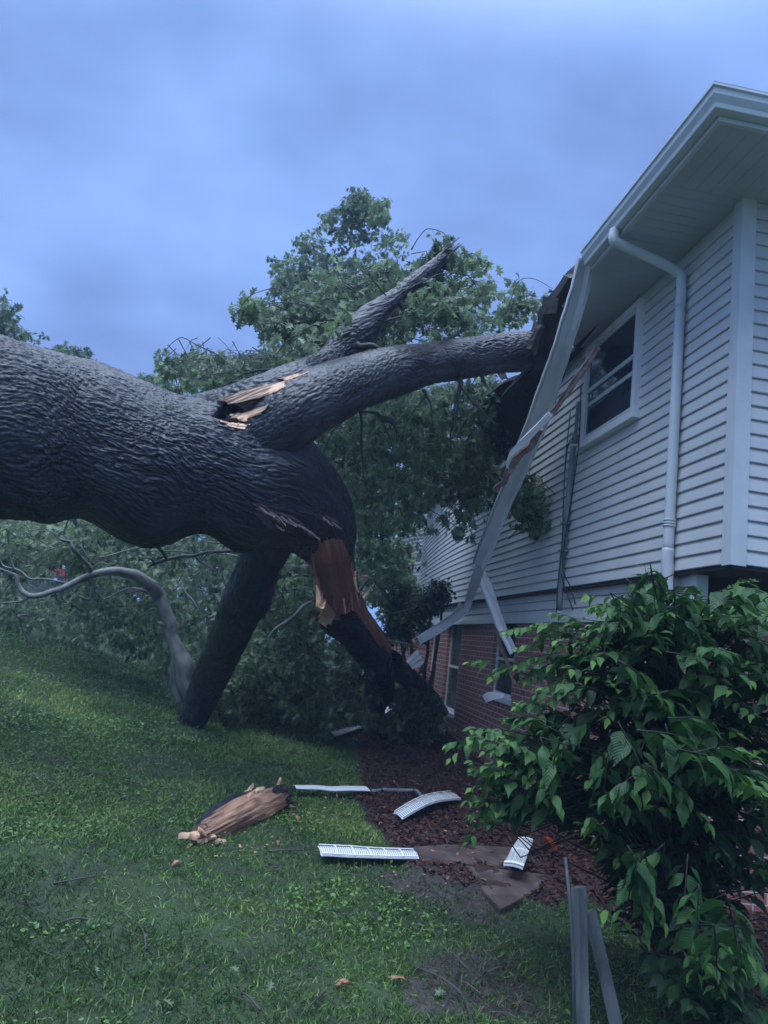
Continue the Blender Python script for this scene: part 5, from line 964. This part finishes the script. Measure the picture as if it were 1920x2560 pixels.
tree(905, 1330, 23, [([(860, 900), (1000, 850), (1000, 1250), (840, 1330)], 220)], 'tree seen past the far corner of the house', 66, .2)
o = crown('woodland', None, [([(-200, 1090), (800, 1090), (800, 1340), (-200, 1330)], 26, 42, 1500)], 'oak_far', .42, 9, 70, cfreq=.3, spread=.7, twigs=False); tag(o, 'dark wooded edge far behind the lawn', 'woodland', kind='stuff')
sh = empty('evergreen_shrub', G(900, 1585), label='dark fine leaved shrub standing against the brick below the far siding', cat='shrub')
crown('foliage', sh, [([(905, 1290), (940, 1255), (985, 1265), (982, 1300), (945, 1330), (900, 1330)], 11.2, 12.2, 240), ([(840, 1250), (900, 1270), (930, 1330), (905, 1420), (925, 1470), (880, 1500), (830, 1420)], 11, 12.8, 420), ([(880, 1480), (940, 1500), (950, 1590), (860, 1600)], 10.6, 11.8, 260)], 'evergreen', .06, 12, 8, droop=.2, spread=.12, twigs=False)
g = Geo()
for x0, y0, x1, y1 in ((890, 1580, 880, 1300), (900, 1580, 930, 1290), (905, 1580, 960, 1280), (885, 1580, 850, 1280)): branch(g, [(x0, y0, 11.4, 5), ((x0+x1)/2+6, (y0+y1)/2, 11.6, 4), (x1, y1, 11.8, 2)], 6, .04)
g.make('stem', 'twig', sh, True)

# ------------------------------------------------------------------ broken log on the lawn
zl = lambda q: cv(q, 5.184, 440, 1930)
la, lb = G(*zl([(400, 880)])[0][:2]), G(*zl([(1400, 420)])[0][:2]); dl = float((la+lb)@FW/2-O@FW)
log = empty('broken_log', la, label='torn piece of trunk with reddish split wood lying on the lawn', cat='log')
UPW = zl([(262, 730), (420, 550), (720, 360), (860, 300), (1040, 235), (1220, 195), (1400, 330), (1420, 440), (1250, 560), (1000, 680), (800, 800), (640, 880), (540, 900), (430, 830)])
da, db = float((la-O)@FW), float((lb-O)@FW)
q0 = zl([(330, 800), (440, 740), (640, 635), (850, 535), (1060, 440), (1240, 370), (1380, 330)])
bt_ = bark_tube([(x, y, da+(db-da)*i/6-.02, r/5.184/K) for i, ((x, y), r) in enumerate(zip(q0, (170, 215, 235, 245, 235, 205, 150)))], 'bark', 'bark', log, amp=.016, cell=.03, lump=.05, step=.007, seed=73, splinter=.3, cap='logwood')
patch('split_wood', UPW, bvh([bt_]), log, 'logwood', .02, .05, 1.0, (.88, -.46), 14, .010, 11, 2.6)
g = Geo(); rs = np.random.default_rng(9)
def shard(a, dr, L_, wv):
    s = unit(np.cross(dr, UPV+.3*FW)); wv *= .6; V, F = ribbon([a-s*wv-dr*.05, a-s*wv*.8+dr*L_*.5, a+dr*L_*1.15-s*.002], [a+s*wv-dr*.05, a+s*wv*.4+dr*L_*.6, a+dr*L_*1.15+s*.002], .016, ((0, 0), (.4, .018), (1, 0)), 8); mesh('splinter', V+(np.stack([vnoise(V*30, k) for k in (1, 2, 3)], -1)-.5)*.018, F, 'wood', log)
lx = unit(lb-la)
for (x, y), L_, wv in zip(zl([(1240, 270), (1290, 290), (1330, 320), (1280, 240), (1340, 370), (1360, 400)]), (.14, .16, .13, .12, .12, .1), (.02, .018, .02, .02, .016, .02)): shard(P(x, y, db-.05), unit(lx+rs.normal(size=3)*.22+[0, 0, .12]), L_, wv)
for (x, y), L_, wv in zip(zl([(340, 800), (380, 830), (300, 860), (430, 850), (260, 830), (600, 900)]), (.18, .16, .14, .10, .16, .10), (.05, .05, .045, .04, .03, .025)): shard(P(x, y, da-.03), unit(-lx+rs.normal(size=3)*.25+[0, 0, .15]), L_, wv)
for (x, y), L_, wv in zip(zl([(420, 600), (560, 520), (700, 420), (820, 360), (940, 320), (1060, 240), (640, 500)]), (.2, .2, .24, .2, .18, .08, .22), (.025, .02, .03, .025, .02, .035, .02)): shard(P(x, y, (da+db)/2-.05), unit(lx+rs.normal(size=3)*.12+[0, 0, .1]), L_, wv)

# ------------------------------------------------------------------ red car far behind the leaves
CD = 46.; cc = P(103, 1252, CD); cz = float(gz(cc[0], cc[1])); car = empty('red_car', (cc[0], cc[1], cz), label='red car glimpsed far off through the leaves', cat='car')
def prism(prof, y0, y1):
    n = len(prof); V = [(x, y0, z) for x, z in prof]+[(x, y1, z) for x, z in prof]
    return V, [tuple(range(n)), tuple(range(2*n-1, n-1, -1))]+[(i, n+i, n+(i+1) % n, (i+1) % n) for i in range(n)]
C0 = np.array([cc[0], cc[1], cz]); s_ = .95
def carpart(prof, y0, y1, name, m):
    V, F = prism(prof, y0, y1); return mesh(name, np.array(V)*s_+C0, [f[::-1] for f in F], m, car)
carpart([(-2.2, .35), (2.2, .35), (2.25, .75), (2.1, .95), (1.1, 1.0), (-2.1, 1.0), (-2.25, .7)], -.85, .85, 'body', 'red')
carpart([(-1.75, 1.0), (.95, 1.0), (.35, 1.45), (-1.35, 1.45)], -.72, .72, 'window', 'glassy')
carpart([(-1.4, 1.45), (.4, 1.45), (.3, 1.52), (-1.3, 1.52)], -.70, .70, 'roof', 'red')
for x in (-1.35, 1.35):
    for y in (-.8, .62): V, F, A = tube(np.array([(x, y, .33), (x, y+.2, .33)])*s_+C0, .33*s_, 16); mesh('wheel', V, F, 'black', car)

# ------------------------------------------------------------------ the big-leaved shrub in front
gb = G(1420, 2190)
bush = empty('viburnum_shrub', gb, label='large broad leaved green shrub in front of the house corner', cat='shrub')
gs = Geo(); r = np.random.default_rng(12)
LP, LA, LN, LS, LT = [], [], [], [], []
def spray(x, y, d, n=6, ln=.34, dirpx=None, bright=0., sc=1.0):
    tip = P(x, y, d); root = gb+np.array([0, 0, .25+.55*max(0, tip[2]-gb[2])]); back = root-tip; back[2] *= .55
    if dirpx is not None: dr = unit(RT*dirpx[0]-UPV*dirpx[1]+FW*(r.normal()*.3))
    else: dr = unit(-unit(back)*[1, 1, .35]+r.normal(size=3)*.28+[0, 0, .05])
    p0 = tip-dr*ln; p1 = tip-dr*ln*.5+[0, 0, .035]
    st = cat([p0, p1, tip], 10); gs.tube(st, np.linspace(.0035, .0014, 10), 5)
    mid = p0*.55+root*.45+np.array([0, 0, .12 if tip[2] > gb[2]+.75 else -.06]); gs.tube(cat([root*.9+gb*.1+r.normal(size=3)*.05, mid, p0], 9), np.linspace(.006, .003, 9), 5)
    side = unit(np.cross(dr, [0, 0, 1.])); ph = r.random()*.4
    for i in range(n):
        u = 1-(i+.1)/n*.98; c = st[int(u*9)]; grow = min(1, .45+.62*(i+ph)/n*1.4)
        for s in (1, -1):
            if r.random() < .07: continue
            ex_, ey_, _ = proj((c+np.array([0, 0, -.03]))[None])
            if 1062 < ex_[0] < 1212 and 1768 < ey_[0] < 1915: continue
            a = unit(side*s*(.75+.3*r.random())+dr*(.75-.25*i/n)+np.array([0, 0, -1.])*(.10+.62*r.random()**1.4)); nrm = unit(np.array([0, 0, 1.])*1.0+side*s*.30+dr*.35+r.normal(size=3)*.28)
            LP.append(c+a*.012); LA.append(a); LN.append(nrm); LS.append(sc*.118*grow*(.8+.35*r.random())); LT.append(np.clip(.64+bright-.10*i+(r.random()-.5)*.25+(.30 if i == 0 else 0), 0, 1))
named = [(952, 1610, 3.9, (-1, .1)), (962, 1648, 3.7, (-.9, .5)), (1003, 1432, 4.2, (-1, -.1)), (1005, 1836, 3.5, (-.7, .8)), (1003, 1742, 3.6, (-.8, .5)), (1105, 1535, 3.8, (-.8, .4)), (1140, 1350, 4.0, (-.8, -.1)), (1190, 1320, 4.0, (-.5, -.3)),
         (1080, 1366, 4.1, (-1, 0)), (1112, 1402, 4.0, (-.9, .2)), (1150, 1372, 4.0, (-.8, 0)), (1046, 1468, 4.1, (-1, .2)), (1125, 1478, 4.0, (-.8, .3)), (1185, 1482, 3.9, (-.5, .5)), (1222, 1402, 3.9, (-.6, .3)), (1232, 1335, 4.0, (-.6, -.2)), (1100, 1440, 4.0, (-.9, .1)), (1255, 1285, 4.0, (-.9, -.2)), (1330, 1300, 3.9, (-.5, .1)), (1392, 1216, 3.9, (-.1, -1)), (1425, 1275, 3.9, (.3, -.3)), (1500, 1280, 3.8, (.2, -.4)), (1545, 1330, 3.6, (.6, .1)), (1600, 1250, 3.6, (.6, -.7)), (1655, 1330, 3.4, (.7, .2)), (1350, 1330, 3.7, (-.3, .3)), (1340, 1420, 3.5, (-.5, .7)), (1420, 1390, 3.4, (.1, .9)), (1440, 1400, 3.4, (.6, .6)),
         (1480, 1385, 3.4, (.5, .6)), (1545, 1410, 3.3, (.4, .7)), (1315, 1465, 3.4, (-.5, -.9)), (1340, 1450, 3.4, (-.7, -.7)), (1300, 1560, 3.4, (-.8, .4)), (1450, 1540, 3.2, (.4, .4)), (1520, 1560, 3.2, (.9, .4)), (1600, 1590, 3.1, (1, .3)), (1560, 1510, 3.3, (.9, .1)), (1640, 1480, 3.1, (.9, .3)), (1225, 1625, 3.5, (0, -.2)), (1200, 1640, 3.5, (-.4, .5)),
         (1150, 1570, 3.7, (-.6, .5)), (1120, 1690, 3.5, (-.6, .6)), (1170, 1740, 3.4, (-.3, .9)), (1210, 1760, 3.3, (.2, .9)), (1255, 1800, 3.1, (-.6, .8)), (1290, 1830, 3.1, (-.1, .9)), (1350, 1750, 3.1, (-.4, .7)), (1420, 1760, 3.0, (.2, .8)), (1480, 1790, 2.95, (.1, 1)), (1540, 1795, 2.9, (.7, .7)), (1620, 1700, 2.9, (.9, .5)), (1655, 1720, 2.9, (.8, .4)), (1560, 1640, 3.0, (.9, .3)), (1640, 1640, 3.0, (1, .2)),
         (1480, 1590, 3.2, (-.2, .3)), (1430, 1650, 3.2, (-.5, .4)), (1185, 1440, 3.9, (-.5, .2)), (1245, 1420, 3.8, (-.5, .4)), (1280, 1360, 3.8, (-.5, -.1)), (1340, 2010, 2.9, (-.2, 1)), (1395, 2040, 2.8, (.1, 1)), (1440, 2010, 2.8, (.4, .9)), (1500, 2120, 2.7, (-.1, 1)), (1550, 2150, 2.65, (.2, 1)), (1600, 2110, 2.65, (.3, 1)), (1470, 2080, 2.75, (-.3, 1)), (1300, 1985, 3.0, (-.6, .8)),
         (1610, 1370, 3.3, (.7, .4)), (1580, 1440, 3.3, (.6, .5)), (1060, 1790, 3.6, (-.6, .7)), (1040, 1680, 3.7, (-.9, .3)), (1085, 1610, 3.8, (-.8, .3)), (1265, 1700, 3.4, (-.4, .6)), (1390, 1560, 3.4, (-.1, .6)), (1500, 1460, 3.4, (.3, .5))]
for x, y, d, v in named: spray(x, y, d, int(r.integers(5, 8)), .30+.12*r.random(), v, .05)
FILL = [(1140, 1480), (1180, 1375), (1250, 1300), (1390, 1250), (1560, 1290), (1659, 1280), (1760, 1400), (1760, 2000), (1640, 1960), (1560, 1850), (1470, 1830), (1400, 1940), (1290, 1900), (1240, 1790), (1090, 1760), (1010, 1800), (985, 1640)]
for x, y in sample_poly(FILL, 330, r): spray(x, y, 3.3+1.1*r.random()+(.2 if x < 1250 else 0), int(r.integers(5, 8)), .34, None, -.10)
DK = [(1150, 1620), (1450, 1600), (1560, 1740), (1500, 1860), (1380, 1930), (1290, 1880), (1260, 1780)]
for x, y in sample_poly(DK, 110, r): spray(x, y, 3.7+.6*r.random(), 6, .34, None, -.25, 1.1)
DK2 = [(1420, 1990), (1500, 2030), (1659, 2060), (1760, 2330), (1480, 2330), (1440, 2150)]  # low sprays tinted darker: shade at the shrub's foot put into leaf colour
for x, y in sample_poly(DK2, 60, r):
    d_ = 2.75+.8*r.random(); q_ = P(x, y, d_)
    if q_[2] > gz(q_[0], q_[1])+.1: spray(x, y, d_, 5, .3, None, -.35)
DK3 = [(1260, 1800), (1560, 1800), (1620, 1960), (1370, 1950)]  # rear sprays tinted darkest, shade painted into the leaves
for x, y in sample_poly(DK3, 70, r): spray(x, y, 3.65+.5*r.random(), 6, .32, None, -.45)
for x, y in sample_poly([(1130, 1410), (1260, 1320), (1400, 1290), (1450, 1420), (1220, 1490)], 42, r): spray(x, y, 3.6+.6*r.random(), int(r.integers(5, 8)), .34, None, -.02)
RGT = [(1540, 1290), (1659, 1235), (1780, 1300), (1780, 1760), (1600, 1760), (1540, 1600)]
for x, y in sample_poly(RGT, 70, r): spray(x, y, 2.9+.9*r.random(), int(r.integers(5, 8)), .36, None, -.02)
for x, y in sample_poly([(985, 1590), (1080, 1540), (1140, 1580), (1150, 1780), (1020, 1800), (985, 1650)], 26, r): spray(x, y, 3.5+.6*r.random(), int(r.integers(4, 7)), .32, None, -.02)
LP, LA, LN, LS, LT = np.array(LP), np.array(LA), np.array(LN), np.array(LS), np.array(LT)
VS, FS, TS, US = [], [], [], []; nb_ = 0; pick = r.integers(0, 4, len(LP))
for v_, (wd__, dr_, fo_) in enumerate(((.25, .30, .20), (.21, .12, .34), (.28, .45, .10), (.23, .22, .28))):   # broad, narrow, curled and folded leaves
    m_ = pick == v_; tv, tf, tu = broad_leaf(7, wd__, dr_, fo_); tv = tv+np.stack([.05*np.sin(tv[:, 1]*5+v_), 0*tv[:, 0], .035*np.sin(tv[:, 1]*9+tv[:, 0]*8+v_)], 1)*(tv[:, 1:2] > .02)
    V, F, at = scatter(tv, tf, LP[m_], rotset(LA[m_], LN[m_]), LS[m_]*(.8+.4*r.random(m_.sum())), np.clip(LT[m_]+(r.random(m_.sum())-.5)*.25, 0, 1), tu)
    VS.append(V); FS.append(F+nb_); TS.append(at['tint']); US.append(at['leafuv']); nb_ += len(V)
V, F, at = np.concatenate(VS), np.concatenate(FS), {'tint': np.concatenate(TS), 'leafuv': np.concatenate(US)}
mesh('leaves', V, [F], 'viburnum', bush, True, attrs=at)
gs.make('branches', mat('shrub_twig', (.010, .011, .008), (.022, .022, .016), .7, 12), bush, True, kind='stuff')

# ------------------------------------------------------------------ thin blue haze, added to lift the darks like lens veil
hz = Geo(); hz.box((-430, -330, -2.0), (430, 700, 16.5)); hm = bpy.data.materials.new('veil_haze'); hm.use_nodes = True; ht = hm.node_tree; ht.nodes.clear()
ho = N('ShaderNodeOutputMaterial', ht); hv = N('ShaderNodeVolumePrincipled', ht); hv.inputs['Color'].default_value = (.48, .68, 1, 1); hv.inputs['Density'].default_value = .0032; ht.links.new(hv.outputs[0], ho.inputs['Volume'])
hz.make('haze', hm, kind='stuff')
